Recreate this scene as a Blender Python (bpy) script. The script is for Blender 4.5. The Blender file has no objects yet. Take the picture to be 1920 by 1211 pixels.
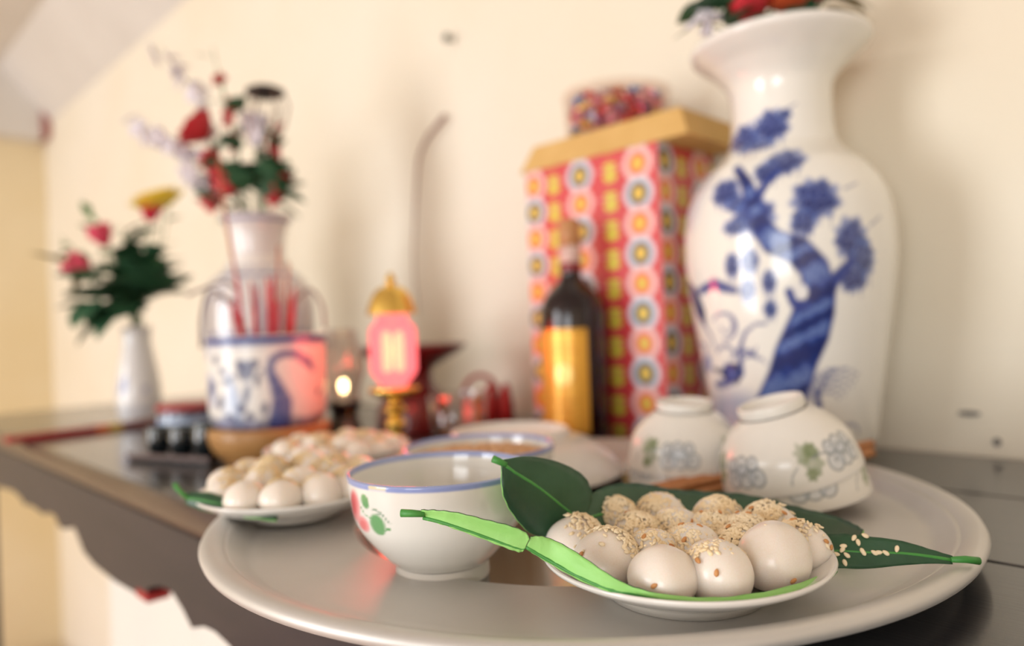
import bpy, math, random
import numpy as np
from mathutils import Vector, Matrix

# ---------------------------------------------------------------- camera, world, lights, exposure
SC = bpy.context.scene
COL = SC.collection
CAM_H = 0.125
YAW, PITCH, ROLL, FPX = math.radians(45), math.radians(.25), math.radians(-2.25), 1350.0
_Fh = Vector((-math.cos(YAW), math.sin(YAW), 0)); _R = Vector((math.sin(YAW), math.cos(YAW), 0)); _Z = Vector((0, 0, 1))
_F = _Fh * math.cos(PITCH) + _Z * math.sin(PITCH); _U = _Z * math.cos(PITCH) - _Fh * math.sin(PITCH)
_CR = _R * math.cos(ROLL) + _U * math.sin(ROLL); _CU = _U * math.cos(ROLL) - _R * math.sin(ROLL)
cd = bpy.data.cameras.new('camera'); cam = bpy.data.objects.new('camera', cd); COL.objects.link(cam)
cd.sensor_width = 36.0; cd.lens = FPX / 1920 * 36.0
cd.clip_start = .01; cd.clip_end = 50
M = Matrix((( _CR.x, _CU.x, -_F.x, 0), (_CR.y, _CU.y, -_F.y, 0), (_CR.z, _CU.z, -_F.z, CAM_H), (0, 0, 0, 1)))
cam.matrix_world = M
cd.dof.use_dof = True; cd.dof.focus_distance = .288; cd.dof.aperture_fstop = 3.5
SC.camera = cam

W = bpy.data.worlds.new('world'); SC.world = W; W.use_nodes = True
W.node_tree.nodes['Background'].inputs[0].default_value = (.80, .90, 1.0, 1)
W.node_tree.nodes['Background'].inputs[1].default_value = .6

def area(name, loc, direction, sx, sy, power, color):
    l = bpy.data.lights.new(name, 'AREA'); l.shape = 'RECTANGLE'; l.size = sx; l.size_y = sy; l.energy = power; l.color = color
    o = bpy.data.objects.new(name, l); COL.objects.link(o); o.location = loc
    o.rotation_euler = Vector(direction).to_track_quat('-Z', 'Y').to_euler()
    return o
area('door_daylight', (-1.75, -3.42, .0), (0, 1, 0), 1.3, 2.0, 62, (.98, .985, 1.0))
area('added_fill', (1.1, -3.42, .15), (0, 1, 0), 1.5, 1.4, 34, (.97, .985, 1.0))  # invented fill lamp, added to soften the side away from the door
SC.view_settings.view_transform = 'Standard'; SC.view_settings.look = 'None'
SC.view_settings.exposure = 0.39; SC.view_settings.gamma = 1.0; SC.view_settings.use_curve_mapping = False

# ---------------------------------------------------------------- helpers
rng = random.Random(7)
PI = math.pi
def hexc(h):
    h = h.lstrip('#'); c = [int(h[i:i+2], 16) / 255 for i in (0, 2, 4)]
    return tuple(v / 12.92 if v <= .04045 else ((v + .055) / 1.055) ** 2.4 for v in c)
_m = {}
def mat(name, col, rough=.5, metal=0., coat=0., spec=.5, sss=0., var=None, scale=20., bump=0., bscale=60., emit=None, estr=0., attr=None, trans=0., stretch=None):
    """principled material; var = second colour mixed in by noise"""
    if name in _m: return _m[name]
    m = bpy.data.materials.new(name); m.use_nodes = True; _m[name] = m
    nt = m.node_tree; b = nt.nodes['Principled BSDF']; L = nt.links
    c = hexc(col) if isinstance(col, str) else col
    b.inputs['Base Color'].default_value = (*c, 1); b.inputs['Roughness'].default_value = rough
    b.inputs['Metallic'].default_value = metal; b.inputs['Coat Weight'].default_value = coat
    b.inputs['Coat Roughness'].default_value = .08
    b.inputs['Specular IOR Level'].default_value = spec
    b.inputs['Transmission Weight'].default_value = trans
    if sss:
        b.inputs['Subsurface Weight'].default_value = sss; b.inputs['Subsurface Radius'].default_value = (.006, .004, .003); b.inputs['Subsurface Scale'].default_value = 1.0
    tc = nt.nodes.new('ShaderNodeTexCoord'); mp = nt.nodes.new('ShaderNodeMapping'); L.new(tc.outputs['Object'], mp.inputs[0])
    if stretch: mp.inputs['Scale'].default_value = stretch
    if var:
        n = nt.nodes.new('ShaderNodeTexNoise'); n.inputs['Scale'].default_value = scale; n.inputs['Detail'].default_value = 5
        L.new(mp.outputs[0], n.inputs['Vector'])
        mx = nt.nodes.new('ShaderNodeMix'); mx.data_type = 'RGBA'
        rp = nt.nodes.new('ShaderNodeMapRange'); rp.inputs[1].default_value = .35; rp.inputs[2].default_value = .65
        L.new(n.outputs['Fac'], rp.inputs[0]); L.new(rp.outputs[0], mx.inputs[0])
        mx.inputs[6].default_value = (*c, 1); mx.inputs[7].default_value = (*(hexc(var) if isinstance(var, str) else var), 1)
        L.new(mx.outputs[2], b.inputs['Base Color'])
    if attr:
        a = nt.nodes.new('ShaderNodeAttribute'); a.attribute_name = attr; L.new(a.outputs['Color'], b.inputs['Base Color'])
    if bump:
        n2 = nt.nodes.new('ShaderNodeTexNoise'); n2.inputs['Scale'].default_value = bscale; n2.inputs['Detail'].default_value = 4
        L.new(mp.outputs[0], n2.inputs['Vector'])
        bp = nt.nodes.new('ShaderNodeBump'); bp.inputs['Strength'].default_value = bump; bp.inputs['Distance'].default_value = .004
        L.new(n2.outputs['Fac'], bp.inputs['Height']); L.new(bp.outputs[0], b.inputs['Normal'])
    if emit:
        b.inputs['Emission Color'].default_value = (*hexc(emit), 1); b.inputs['Emission Strength'].default_value = estr
    return m
def thin_glass(name, tint, rough=.03, lo=.05, hi=.6):
    """thin clear sheet: mostly see-through, with a fresnel sheen"""
    m = bpy.data.materials.new(name); m.use_nodes = True; nt = m.node_tree; nt.nodes.clear(); L = nt.links
    o = nt.nodes.new('ShaderNodeOutputMaterial'); t = nt.nodes.new('ShaderNodeBsdfTransparent'); g = nt.nodes.new('ShaderNodeBsdfGlossy')
    lw = nt.nodes.new('ShaderNodeLayerWeight'); lw.inputs[0].default_value = .35; mx = nt.nodes.new('ShaderNodeMixShader')
    mr = nt.nodes.new('ShaderNodeMapRange'); mr.inputs[3].default_value = lo; mr.inputs[4].default_value = hi
    L.new(lw.outputs['Facing'], mr.inputs[0]); L.new(mr.outputs[0], mx.inputs[0])
    t.inputs[0].default_value = (*hexc(tint), 1); g.inputs['Roughness'].default_value = rough
    L.new(t.outputs[0], mx.inputs[1]); L.new(g.outputs[0], mx.inputs[2]); L.new(mx.outputs[0], o.inputs[0])
    return m

def mk(name, V, F, m, parent=None, smooth=True, kind=None, label=None, cols=None, mats=None, mi=None):
    me = bpy.data.meshes.new(name)
    me.from_pydata([tuple(map(float, v)) for v in V], [], [tuple(map(int, f)) for f in F])
    if smooth: me.polygons.foreach_set('use_smooth', [True] * len(me.polygons))
    for x in (mats or [m]): me.materials.append(x)
    if mi is not None: me.polygons.foreach_set('material_index', list(mi))
    if cols is not None:
        a = me.color_attributes.new('paint', 'FLOAT_COLOR', 'POINT')
        a.data.foreach_set('color', np.c_[cols, np.ones(len(cols))].astype(np.float32).ravel())
    me.update()
    return add(name, me, parent, kind, label)
def add(name, me, parent=None, kind=None, label=None):
    o = bpy.data.objects.new(name, me); COL.objects.link(o)
    if parent: o.parent = parent
    if kind: o['kind'] = kind
    if label: o['label'] = label
    return o
def tag(o, label, cat, group=None, kind=None):
    o['label'] = label; o['category'] = cat
    if group: o['group'] = group
    if kind: o['kind'] = kind
    return o
def thing(name, label, cat, loc=(0, 0, 0), rz=0, group=None, tilt=None):
    o = bpy.data.objects.new(name, None); COL.objects.link(o); o.empty_display_size = .02
    o.location = loc
    if tilt is None: o.rotation_euler = (0, 0, rz)
    else:
        axis, ang = tilt
        o.rotation_euler = (Matrix.Rotation(ang, 3, Vector(axis)) @ Matrix.Rotation(rz, 3, 'Z')).to_euler()
    return tag(o, label, cat, group)
def copy_tree(o, parent=None):
    c = o.copy(); COL.objects.link(c)
    if parent: c.parent = parent
    for ch in list(o.children): copy_tree(ch, c)
    return c
def face_cam(x, y): return math.atan2(-x, y)

def lathe(prof, n=48, closed=False):
    """prof = [(r,z)...]; local -Y is angle 0; poles where r == 0"""
    V, F, ring = [], [], []
    for r, z in prof:
        if r < 1e-7: ring.append([len(V)]); V.append((0, 0, z))
        else:
            ring.append(list(range(len(V), len(V) + n)))
            for i in range(n):
                a = 2 * PI * i / n; V.append((r * math.sin(a), -r * math.cos(a), z))
    for A, B in zip(ring, ring[1:]):
        for i in range(n):
            j = (i + 1) % n
            if len(A) == 1 and len(B) == 1: continue
            if len(A) == 1: F.append((A[0], B[j], B[i]))
            elif len(B) == 1: F.append((A[i], A[j], B[0]))
            else: F.append((A[i], A[j], B[j], B[i]))
    return V, F
def smooth_prof(pts, k=6):
    """Catmull-Rom through the profile points"""
    P = [np.array(p, float) for p in pts]; P = [2 * P[0] - P[1]] + P + [2 * P[-1] - P[-2]]
    out = []
    for i in range(1, len(P) - 2):
        a, b, c, d = P[i-1], P[i], P[i+1], P[i+2]
        for s in range(k):
            t = s / k
            out.append(.5 * ((2*b) + (-a + c)*t + (2*a - 5*b + 4*c - d)*t*t + (-a + 3*b - 3*c + d)*t**3))
    out.append(P[-2]); return [tuple(o) for o in out]
def tube(path, rad, n=8, cap=True):
    P = [Vector(p) for p in path]; R = rad if isinstance(rad, (list, tuple)) else [rad] * len(P)
    V, F = [], []; up = Vector((.3, .2, 1)).normalized()
    for i, p in enumerate(P):
        t = (P[min(i+1, len(P)-1)] - P[max(i-1, 0)]).normalized()
        s = t.cross(up)
        if s.length < 1e-3: s = t.cross(Vector((1, 0, 0)))
        s.normalize(); u = s.cross(t)
        for k in range(n):
            a = 2 * PI * k / n; q = p + (s * math.cos(a) + u * math.sin(a)) * R[i]; V.append(tuple(q))
    for i in range(len(P) - 1):
        for k in range(n):
            F.append((i*n+k, i*n+(k+1) % n, (i+1)*n+(k+1) % n, (i+1)*n+k))
    if cap:
        F.append(tuple(range(n-1, -1, -1))); F.append(tuple((len(P)-1)*n + k for k in range(n)))
    return V, F
def box(x0, x1, y0, y1, z0, z1, bev=0.):
    if bev <= 0:
        V = [(x, y, z) for z in (z0, z1) for y in (y0, y1) for x in (x0, x1)]
        return V, [(0, 2, 3, 1), (4, 5, 7, 6), (0, 1, 5, 4), (2, 6, 7, 3), (0, 4, 6, 2), (1, 3, 7, 5)]
    b = bev; V = []; 
    for z, i in ((z0, b), (z0 + b, 0), (z1 - b, 0), (z1, b)):
        V += [(x0+i, y0+b+ (0 if not i else 0), z), (x0+b, y0+i, z), (x1-b, y0+i, z), (x1-i, y0+b, z), (x1-i, y1-b, z), (x1-b, y1-i, z), (x0+b, y1-i, z), (x0+i, y1-b, z)]
    F = [tuple(range(7, -1, -1)), tuple(range(24, 32))]
    for l in range(3):
        for k in range(8): F.append((l*8+k, l*8+(k+1) % 8, (l+1)*8+(k+1) % 8, (l+1)*8+k))
    return V, F
def join(parts):
    V, F = [], []
    for v, f in parts:
        o = len(V); V += list(v); F += [tuple(i + o for i in q) for q in f]
    return V, F
def xf(vf, mtx): return [tuple(mtx @ Vector(v)) for v in vf[0]], vf[1]
def catmull(P, k):
    P = np.array(P, float); Q = np.vstack([2*P[0]-P[1], P, 2*P[-1]-P[-2]]); out = []
    for i in range(1, len(Q) - 2):
        a, b, c, d = Q[i-1:i+3]
        for s in range(k):
            t = s / k; out.append(.5 * (2*b + (c-a)*t + (2*a-5*b+4*c-d)*t*t + (3*b-a-3*c+d)*t**3))
    out.append(P[-1]); return np.array(out)
def icosphere(sub=1):
    t = (1 + 5 ** .5) / 2
    V = [Vector(v).normalized() for v in [(-1,t,0),(1,t,0),(-1,-t,0),(1,-t,0),(0,-1,t),(0,1,t),(0,-1,-t),(0,1,-t),(t,0,-1),(t,0,1),(-t,0,-1),(-t,0,1)]]
    F = [(0,11,5),(0,5,1),(0,1,7),(0,7,10),(0,10,11),(1,5,9),(5,11,4),(11,10,2),(10,7,6),(7,1,8),(3,9,4),(3,4,2),(3,2,6),(3,6,8),(3,8,9),(4,9,5),(2,4,11),(6,2,10),(8,6,7),(9,8,1)]
    for _ in range(sub):
        mid = {}; nf = []
        def m(a, b):
            k = (min(a, b), max(a, b))
            if k not in mid: mid[k] = len(V); V.append(((V[a] + V[b]) / 2).normalized())
            return mid[k]
        for a, b, c in F:
            x, y, z = m(a, b), m(b, c), m(c, a); nf += [(a, x, z), (b, y, x), (c, z, y), (x, y, z)]
        F = nf
    return [tuple(v) for v in V], F
ICO0, ICO1, ICO3 = icosphere(0), icosphere(1), icosphere(3)

# ---- painter: flat print worked out per vertex in a design plane (u across, v down)
class Paint:
    def __init__(s, u, v, base):
        s.u, s.v = u, v; s.c = np.tile(np.array(base, float), (len(u), 1))
        s.tex = .5 + .25*np.sin(u*.55 + 2*np.sin(v*.31)) + .25*np.sin(v*.6 + 2*np.sin(u*.37))
    def blend(s, a, col): s.c = s.c * (1 - a[:, None]) + np.array(col)[None] * a[:, None]
    def stroke(s, pts, col, soft=2., alpha=1., tex=0.):
        d = np.full(len(s.u), 1e9)
        for (x0, y0, r0), (x1, y1, r1) in zip(pts, pts[1:]):
            dx, dy = x1-x0, y1-y0; t = np.clip(((s.u-x0)*dx + (s.v-y0)*dy) / (dx*dx+dy*dy+1e-9), 0, 1)
            d = np.minimum(d, np.hypot(s.u-x0-t*dx, s.v-y0-t*dy) - (r0 + t*(r1-r0)))
        a = np.clip(.5 - d/(2*soft), 0, 1) * alpha * (1 - tex + tex*s.tex); s.blend(a, col); return d
    def ell(s, x, y, rx, ry, col, rot=0., soft=.15, alpha=1., tex=0., lob=0., nl=7):
        c, q = math.cos(rot), math.sin(rot); X = (s.u-x)*c + (s.v-y)*q; Y = -(s.u-x)*q + (s.v-y)*c
        d = np.hypot(X/rx, Y/ry)
        if lob: d = d / (1 + lob*np.sin(nl*np.arctan2(Y, X)))
        s.blend(np.clip((1-d)/soft + .5, 0, 1) * alpha * (1 - tex + tex*s.tex), col)
    def ring(s, x, y, r, w, col, soft=1., alpha=1.):
        s.blend(np.clip(.5 - (abs(np.hypot(s.u-x, s.v-y) - r) - w/2)/(2*soft), 0, 1)*alpha, col)
def grid_lathe(prof, n, amin=-PI):
    """dense lathe returning angle and z for every vertex"""
    V, F = lathe(prof, n)
    A = np.array(V); ang = np.arctan2(A[:, 0], -A[:, 1]); return V, F, A, ang

# ---------------------------------------------------------------- materials
PORC = hexc('#f0ede6')
plaster = mat('cream_plaster', '#f2ead9', .9, var='#eee3cd', scale=2.2, bump=.12, bscale=30)
plaster_shade = mat('shaded_plaster', '#ecdcb8', .9, var='#e6d2a6', scale=2.0, bump=.1)  # cream plaster with the side wall's shade put into its colour
white_paint = mat('white_ceiling_paint', '#e2ded8', .9, var='#d9d4cd', scale=3)
floor_tile = mat('terracotta_floor', '#b9907a', .5, var='#a97f6a', scale=3)
wood_dark = mat('dark_lacquered_wood', '#29272b', .3, coat=.6, var='#1f1f25', scale=9, stretch=(.6, 9, 9), bump=.05)
wood_apron = mat('dark_apron_wood', '#2f272d', .5, coat=.1, var='#262027', scale=8, stretch=(.8, 6, 6))
alu = mat('brushed_aluminium', '#d8d5d1', .46, metal=.4, var='#cfccc7', scale=14, bump=.05, bscale=35)
porcelain = mat('white_porcelain', '#efece6', .16, coat=.5)
porc_plain = mat('plain_porcelain', '#ece8e0', .22, coat=.3)
porc_paint = mat('painted_porcelain', '#efece6', .14, coat=.6, attr='paint')
porc_matte = mat('painted_bowl_porcelain', '#efece6', .25, coat=.3, attr='paint')
foot_raw = mat('unglazed_foot', '#e6ddd0', .6)
leaf_dark = mat('leaf_dark_green', '#2c5638', .42, var='#23482f', scale=40, bump=.1, bscale=120)
leaf_light = mat('leaf_pale_underside', '#9fdb7c', .5, var='#8ed06c', scale=30, bump=.15, bscale=140)
leaf_stem = mat('leaf_stem_green', '#4d9a46', .45, var='#3f8a3c', scale=60)
rice = mat('glutinous_rice', '#f6ece2', .3, coat=.2, sss=.4, var='#f2e6d8', scale=30)
sesame = mat('pale_sesame', '#ffefcf', .6, var='#f9e0b4', scale=90)
sesame_b = mat('toasted_sesame', '#d69a5e', .5, var='#c6854c', scale=200)
brass = mat('polished_brass', '#e9c264', .26, metal=.9)
iron_green = mat('dark_green_metal', '#3d4a44', .35, metal=.3, coat=.3)
red_lacquer = mat('dark_red_lacquer', '#6d1c1c', .3, coat=.4, var='#591616', scale=15)
red_paint = mat('red_paint', '#a82428', .5, coat=.1)
black_glaze = mat('black_glaze', '#10191d', .08, coat=.8)
clear = thin_glass('clear_glass', '#efe7e4', lo=.12, hi=.85)
plastic = thin_glass('clear_plastic', '#fdf8f6', rough=.1, lo=.02, hi=.25)
bamboo = mat('bamboo', '#c98a58', .45, var='#b87846', scale=30, stretch=(4, 4, 1))
kraft = mat('kraft_board', '#dcb673', .75, var='#d3ab66', scale=25)
stem_green = mat('stem_green', '#4e7c45', .6)
foliage = mat('foliage_dark', '#3f6e4c', .5, var='#315c3f', scale=30)
foliage_l = mat('foliage_light', '#6f9a62', .55)
foliage_b = mat('foliage_brown', '#8a7a4c', .6)
pet_pink = mat('pink_petal', '#f25e7c', .55, var='#e84a6a', scale=60)
pet_red = mat('red_petal', '#e0404a', .55, var='#cc3440', scale=60)
pet_orange = mat('orange_petal', '#e9683c', .55, var='#d9552d', scale=60)
pet_white = mat('white_petal', '#ece6ea', .6, var='#dcd5de', scale=60)
pet_yellow = mat('yellow_petal', '#ffe75e', .6, var='#fadc4a', scale=60)
twig = mat('brown_twig', '#7d6256', .7)
incense_red = mat('incense_red', '#c8283c', .6)
incense_ash = mat('incense_ash', '#8d7d78', .9)
incense_brown = mat('incense_brown', '#b8694a', .7)

# ---------------------------------------------------------------- room
FZ, CZ, WY, LX, RX, BY = -1.25, 1.15, .715, -3.25, 2.4, -3.5
def struct(name, vf, m, smooth=False, parent=None, label=None):
    return mk(name, vf[0], vf[1], m, parent, smooth, None if parent else 'structure', label)
struct('floor', box(LX-.1, RX+.1, BY-.1, WY+.1, FZ-.05, FZ), floor_tile)
struct('ceiling', box(LX-.1, RX+.1, BY-.1, WY+.1, CZ, CZ+.05), white_paint)
wb = struct('wall_back', box(LX-.1, RX+.1, WY, WY+.1, FZ, CZ), plaster)
struct('wall_left', box(LX-.1, LX, BY, WY, FZ, CZ), plaster_shade)
struct('wall_right', box(RX, RX+.1, BY, WY, FZ, CZ), plaster)
# the wall towards the room's daylight, with a doorway and an opening made up for the fill lamp
DX0, DX1, WX0, WX1 = -2.45, -1.05, .3, 1.9
struct('wall_front', join([box(LX-.1, DX0, BY-.1, BY, FZ, CZ), box(DX1, WX0, BY-.1, BY, FZ, CZ), box(WX1, RX+.1, BY-.1, BY, FZ, CZ),
       box(DX0, DX1, BY-.1, BY, 1.02, CZ), box(WX0, WX1, BY-.1, BY, FZ, -.6), box(WX0, WX1, BY-.1, BY, .9, CZ)]), plaster)
# sloping cove between back wall and ceiling, boxed beam on the left wall with a maroon end board
struct('trim_1', ([(LX, WY, .97), (RX, WY, .97), (RX, WY-.16, CZ), (LX, WY-.16, CZ), (LX, WY, CZ), (RX, WY, CZ)], [(0, 1, 2, 3), (0, 3, 4), (1, 5, 2), (0, 4, 5, 1), (3, 2, 5, 4)]), white_paint)
struct('trim_2', box(LX, LX+.10, BY, WY-.03, .90, CZ), white_paint)
struct('trim_3', box(LX+.002, LX+.11, WY-.03, WY-.003, .91, 1.12), mat('maroon_board', '#a4605a', .7))

# ---------------------------------------------------------------- altar table
TX0, TX1, TY0 = -1.62, .62, .204
tb = thing('altar_table', 'long dark lacquered altar table with scalloped apron against the cream wall', 'table', ((TX0+TX1)/2, .45, FZ))
def loc_to(o, vf): 
    l = Vector(o.location); return [tuple(Vector(v) - l) for v in vf[0]], vf[1]
def tpart(name, vf, m, smooth=False, label=None):
    v, f = loc_to(tb, vf); return mk(name, v, f, m, tb, smooth, None, label)
for y0, y1 in ((.2105, .4135), (.4155, .5605), (.5625, .705)):
    tpart('plank', box(TX0, TX1, y0, y1, -.022, 0, .0012), wood_dark)
tpart('front_edge', join([tube([(TX0, .2115, -.011), (TX1, .2115, -.011)], .0108, 12)]), mat('edge_wood', '#4a3531', .35, coat=.3), True)
AP = [(-1.62,-.074),(-1.56,-.079),(-1.45,-.074),(-1.40,-.078),(-1.34,-.070),(-1.30,-.083),(-1.2476,-.0768),(-1.1758,-.0717),(-1.14,-.074),(-1.1069,-.081),(-1.0836,-.077),(-1.0536,-.0764),(-1.0132,-.0779),(-.985,-.071),(-.9572,-.0709),(-.945,-.078),(-.9328,-.0801),(-.918,-.0795),(-.9049,-.0725),(-.8792,-.071),(-.866,-.077),(-.8455,-.0899),(-.8088,-.096),(-.7414,-.0979),(-.682,-.0953),(-.661,-.0889),(-.6472,-.0813),(-.6217,-.075),(-.5982,-.0742),(-.5769,-.0827),(-.5599,-.0924),(-.5362,-.0849),(-.5173,-.0835),(-.4953,-.0863),(-.46,-.094),(-.415,-.098)]
full = AP + [(-.83 - x, z) for x, z in reversed(AP[:-1])]
full = [(x, z) for x, z in full if x <= TX1]
full.append((TX1, -.078))
V, F = [], []
for x, z in full: V += [(x, .207, -.0222), (x, .207, z), (x, .225, -.0222), (x, .225, z)]
for i in range(len(full) - 1):
    a, b = 4*i, 4*i+4
    F += [(a, a+1, b+1, b), (a+2, b+2, b+3, a+3), (a+1, a+3, b+3, b+1), (a, b, b+2, a+2)]
F += [(0, 2, 3, 1), (b, b+1, b+3, b+2)]
tpart('apron', (V, F), wood_apron, False, 'scalloped front board')
tpart('pendant_tip', box(-.682, -.655, .2055, .2265, -.0975, -.089, .002), red_paint, False, 'small red painted tip')
for x in (TX0, TX1-.04):
    for y in (.2255, .67): tpart('leg', box(x, x+.04, y, y+.028, FZ+.0005, -.0225, .004), wood_apron)
for y in (.227, .672): tpart('stretcher', box(TX0+.04, TX1-.04, y, y+.025, -1.12, -1.08), wood_apron)

# ---------------------------------------------------------------- tray
TC = (-.299, .35)
tr = thing('round_tray', 'large round brushed aluminium tray overhanging the front edge of the table', 'tray', (*TC, 0))
body = [(0, .0004), (.134, .0004), (.140, .0056), (.196, .0062), (.2065, .0100), (.2085, .0112), (.2085, .0152), (.2060, .0138), (.1985, .0096), (.1955, .0082), (.1925, .0088), (.188, .0085), (.1395, .0085), (.1375, .0078), (.1345, .0040), (.132, .0035), (0, .0035)]
well = [(.1375, .0078), (.1345, .0040), (.132, .0035), (0, .0035)]
alu_well = mat('polished_aluminium', '#b9b5b0', .14, metal=.85, var='#afaba6', scale=14)
V, F = lathe(well, 160); mk('tray_well', V, F, alu_well, tr, label='smoother sunken middle')
body = body[:-4] + [(.1375, .0078), (.1350, .0034), (0, .0030)]
V, F = lathe(body, 160); mk('tray_body', V, F, alu, tr)
rim = [(.2085, .0152), (.2085, .0112), (.2120, .0106), (.2165, .0104), (.2195, .0118), (.2204, .0144), (.2190, .0170), (.2155, .0178), (.2110, .0168), (.2085, .0152)]
V, F = lathe(rim, 160); mk('rolled_rim', V, F, alu, tr)

# ---------------------------------------------------------------- bowls and dishes
def bowl_prof(R, h, fr, fh=.0085, t=.0017, belly=.68):
    out = [(fr-.0025, .0012), (fr-.002, 0), (fr, 0), (fr+.0004, .002), (fr, fh-.0006)]
    wall = smooth_prof([(fr+.001, fh), (R*belly, fh+.16*(h-fh)), (R*.905, fh+.47*(h-fh)), (R*.975, fh+.78*(h-fh)), (R, h)], 7)
    inner = smooth_prof([(R-.0002, h+.0006), (R-t, h), (R*.965-t, fh+.76*(h-fh)), (R*.885-t, fh+.46*(h-fh)), (R*(belly-.03), fh+.19*(h-fh)), (fr*.6, fh+.0012), (0, fh+.0008)], 6)
    base = [(0, .004), (fr-.004, .004)]
    return base, out, wall, inner
def rot_mat(axis, ang): return Matrix.Rotation(ang, 4, Vector(axis))

# painted rice bowls: blue rim line, fruit and leaves in overglaze
BLUE, BLUE2, NAVY = hexc('#8f9fd4'), hexc('#3453a8'), hexc('#1f3478')
def rice_bowl(loc, label, fruit, R=.0450, h=.0525, worn=True):
    rz = face_cam(loc[0], loc[1])
    o = thing('rice_bowl', label, 'bowl', loc, rz)
    base, ft, wall, inner = bowl_prof(R, h, .0228)
    V, F = lathe(base + ft, 72); mk('foot_ring', V, F, porc_plain, o)
    wl = np.array(wall); zz = np.linspace(0, 1, 90)
    k = np.linspace(0, len(wl)-1, 90); wd = np.c_[np.interp(k, range(len(wl)), wl[:, 0]), np.interp(k, range(len(wl)), wl[:, 1])]
    prof = [tuple(p) for p in wd] + inner
    V, F, A, ang = grid_lathe(prof, 220)
    u, z = np.hypot(A[:, 0], A[:, 1])*np.sin(ang)/R*170, A[:, 2]
    inside = np.zeros(len(A), bool); inside[90*220:] = True
    v = (h - z)/R*170
    p = Paint(np.where(np.cos(ang) > 0, u, 999), np.where(inside, 999, v), hexc('#edebe4'))
    if fruit:
        red, pk, gr, dg = hexc('#e0545a'), hexc('#f0989a'), hexc('#6fa86f'), hexc('#7d9c84')
        p.ell(-149, 44, 10, 30, pk, soft=.4); p.ell(-151, 40, 6, 22, red, soft=.6, alpha=.8)
        p.ell(-134, 72, 11, 15, pk, rot=-.3, soft=.4); p.ell(-135, 74, 6, 9, red, soft=.6, alpha=.6)
        p.ell(-128, 28, 7, 13, gr, rot=-.2, soft=.3); p.ell(-107, 66, 13, 19, gr, rot=-.3, soft=.3)
        p.stroke([(-137, 40, .8), (-130, 52, .8), (-120, 56, .8)], gr, .6); p.stroke([(-108, 82, .8), (-98, 82, .8), (-92, 72, .8)], gr, .6)
        p.stroke([(-108, 60, .8), (-96, 62, .8)], gr, .6); p.ell(-89, 71, 5, 2.5, gr)
        for a, b in ((-114, 40), (-108, 42), (-101, 46), (-98, 50), (-94, 55), (-90, 59)): p.stroke([(a, b-3, 1.3), (a+5, b+2, 1.1)], dg, .7, .8)
        for a, b in ((-112, 37), (-104, 43)): p.stroke([(a-3, b+4, 1), (a+4, b+3, 1)], dg, .7, .8)
    rimd = (h - z)/R*170
    a = np.clip((8.5 - rimd)/3, 0, 1)
    if worn: a = a*np.where(~inside & (np.abs(u+105) < 16), .35, 1)*np.where(inside, .9, 1)
    p.blend(a, BLUE)
    if worn: p.blend(np.clip((5 - rimd)/3, 0, 1)*np.where(~inside & (np.abs(u+105) < 15), .8, 0), hexc('#e8d9a0'))
    mk('bowl_body', V, F, porc_paint, o, cols=p.c)
    return o
rice_bowl((-.2800, .2250, .0035), 'empty white rice bowl with worn blue rim and painted red fruit', True)
nb = rice_bowl((-.3520, .3170, .0035), 'blue rimmed white bowl holding crushed peanuts', False, .0497, .0440, False)
# crushed nuts in the bowl: a low heap of crumbs
def crumbs(name, pts, size, m, label, cat, tri=ICO0, flat=.75, elong=1., seed=1):
    r = random.Random(seed); P = []
    for q, nrm in pts:
        s = size*r.uniform(.7, 1.25); n = Vector(nrm).normalized(); t = n.orthogonal().normalized(); t = (Matrix.Rotation(r.uniform(0, 2*PI), 3, n) @ t)
        n2 = (n + t*r.uniform(-.5, .5)).normalized(); t = (t - n2*t.dot(n2)).normalized(); b = n2.cross(t)
        mt = Matrix(((t.x*s*elong, b.x*s*.62, n2.x*s*flat*.6, q[0]), (t.y*s*elong, b.y*s*.62, n2.y*s*flat*.6, q[1]), (t.z*s*elong, b.z*s*.62, n2.z*s*flat*.6, q[2]), (0, 0, 0, 1)))
        P.append(xf(tri, mt))
    V, F = join(P); o = mk(name, V, F, m, kind='stuff')
    return tag(o, label, cat, kind='stuff')
r_ = random.Random(3); pts = []
for i in range(750):
    a, q = r_.uniform(0, 2*PI), .0450*math.sqrt(r_.random()); pts.append(((-.3520 + q*math.cos(a), .3170 + q*math.sin(a), .0035 + .0370 + .003*(1-(q/.045)**2) + .0012*r_.random()), (r_.uniform(-.5, .5), r_.uniform(-.5, .5), 1)))
peanut = mat('crushed_peanut', '#edc9a0', .7, var='#d9a878', scale=120)
V, F = lathe([(0, .0065), (.02, .0068), (.034, .011), (.0415, .020), (.0452, .0330), (.0458, .0370), (.034, .0385), (.018, .0395), (0, .0400)], 40)
hp = mk('crushed_peanuts', V, F, peanut); hp.location = (-.3520, .3170, .0035); tag(hp, 'heap of crushed peanuts filling the blue rimmed bowl', 'peanuts', kind='stuff')
crumbs('peanut_crumbs', pts, .0020, peanut, 'coarse peanut crumbs on top of the heap in the blue rimmed bowl', 'peanuts')

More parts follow.
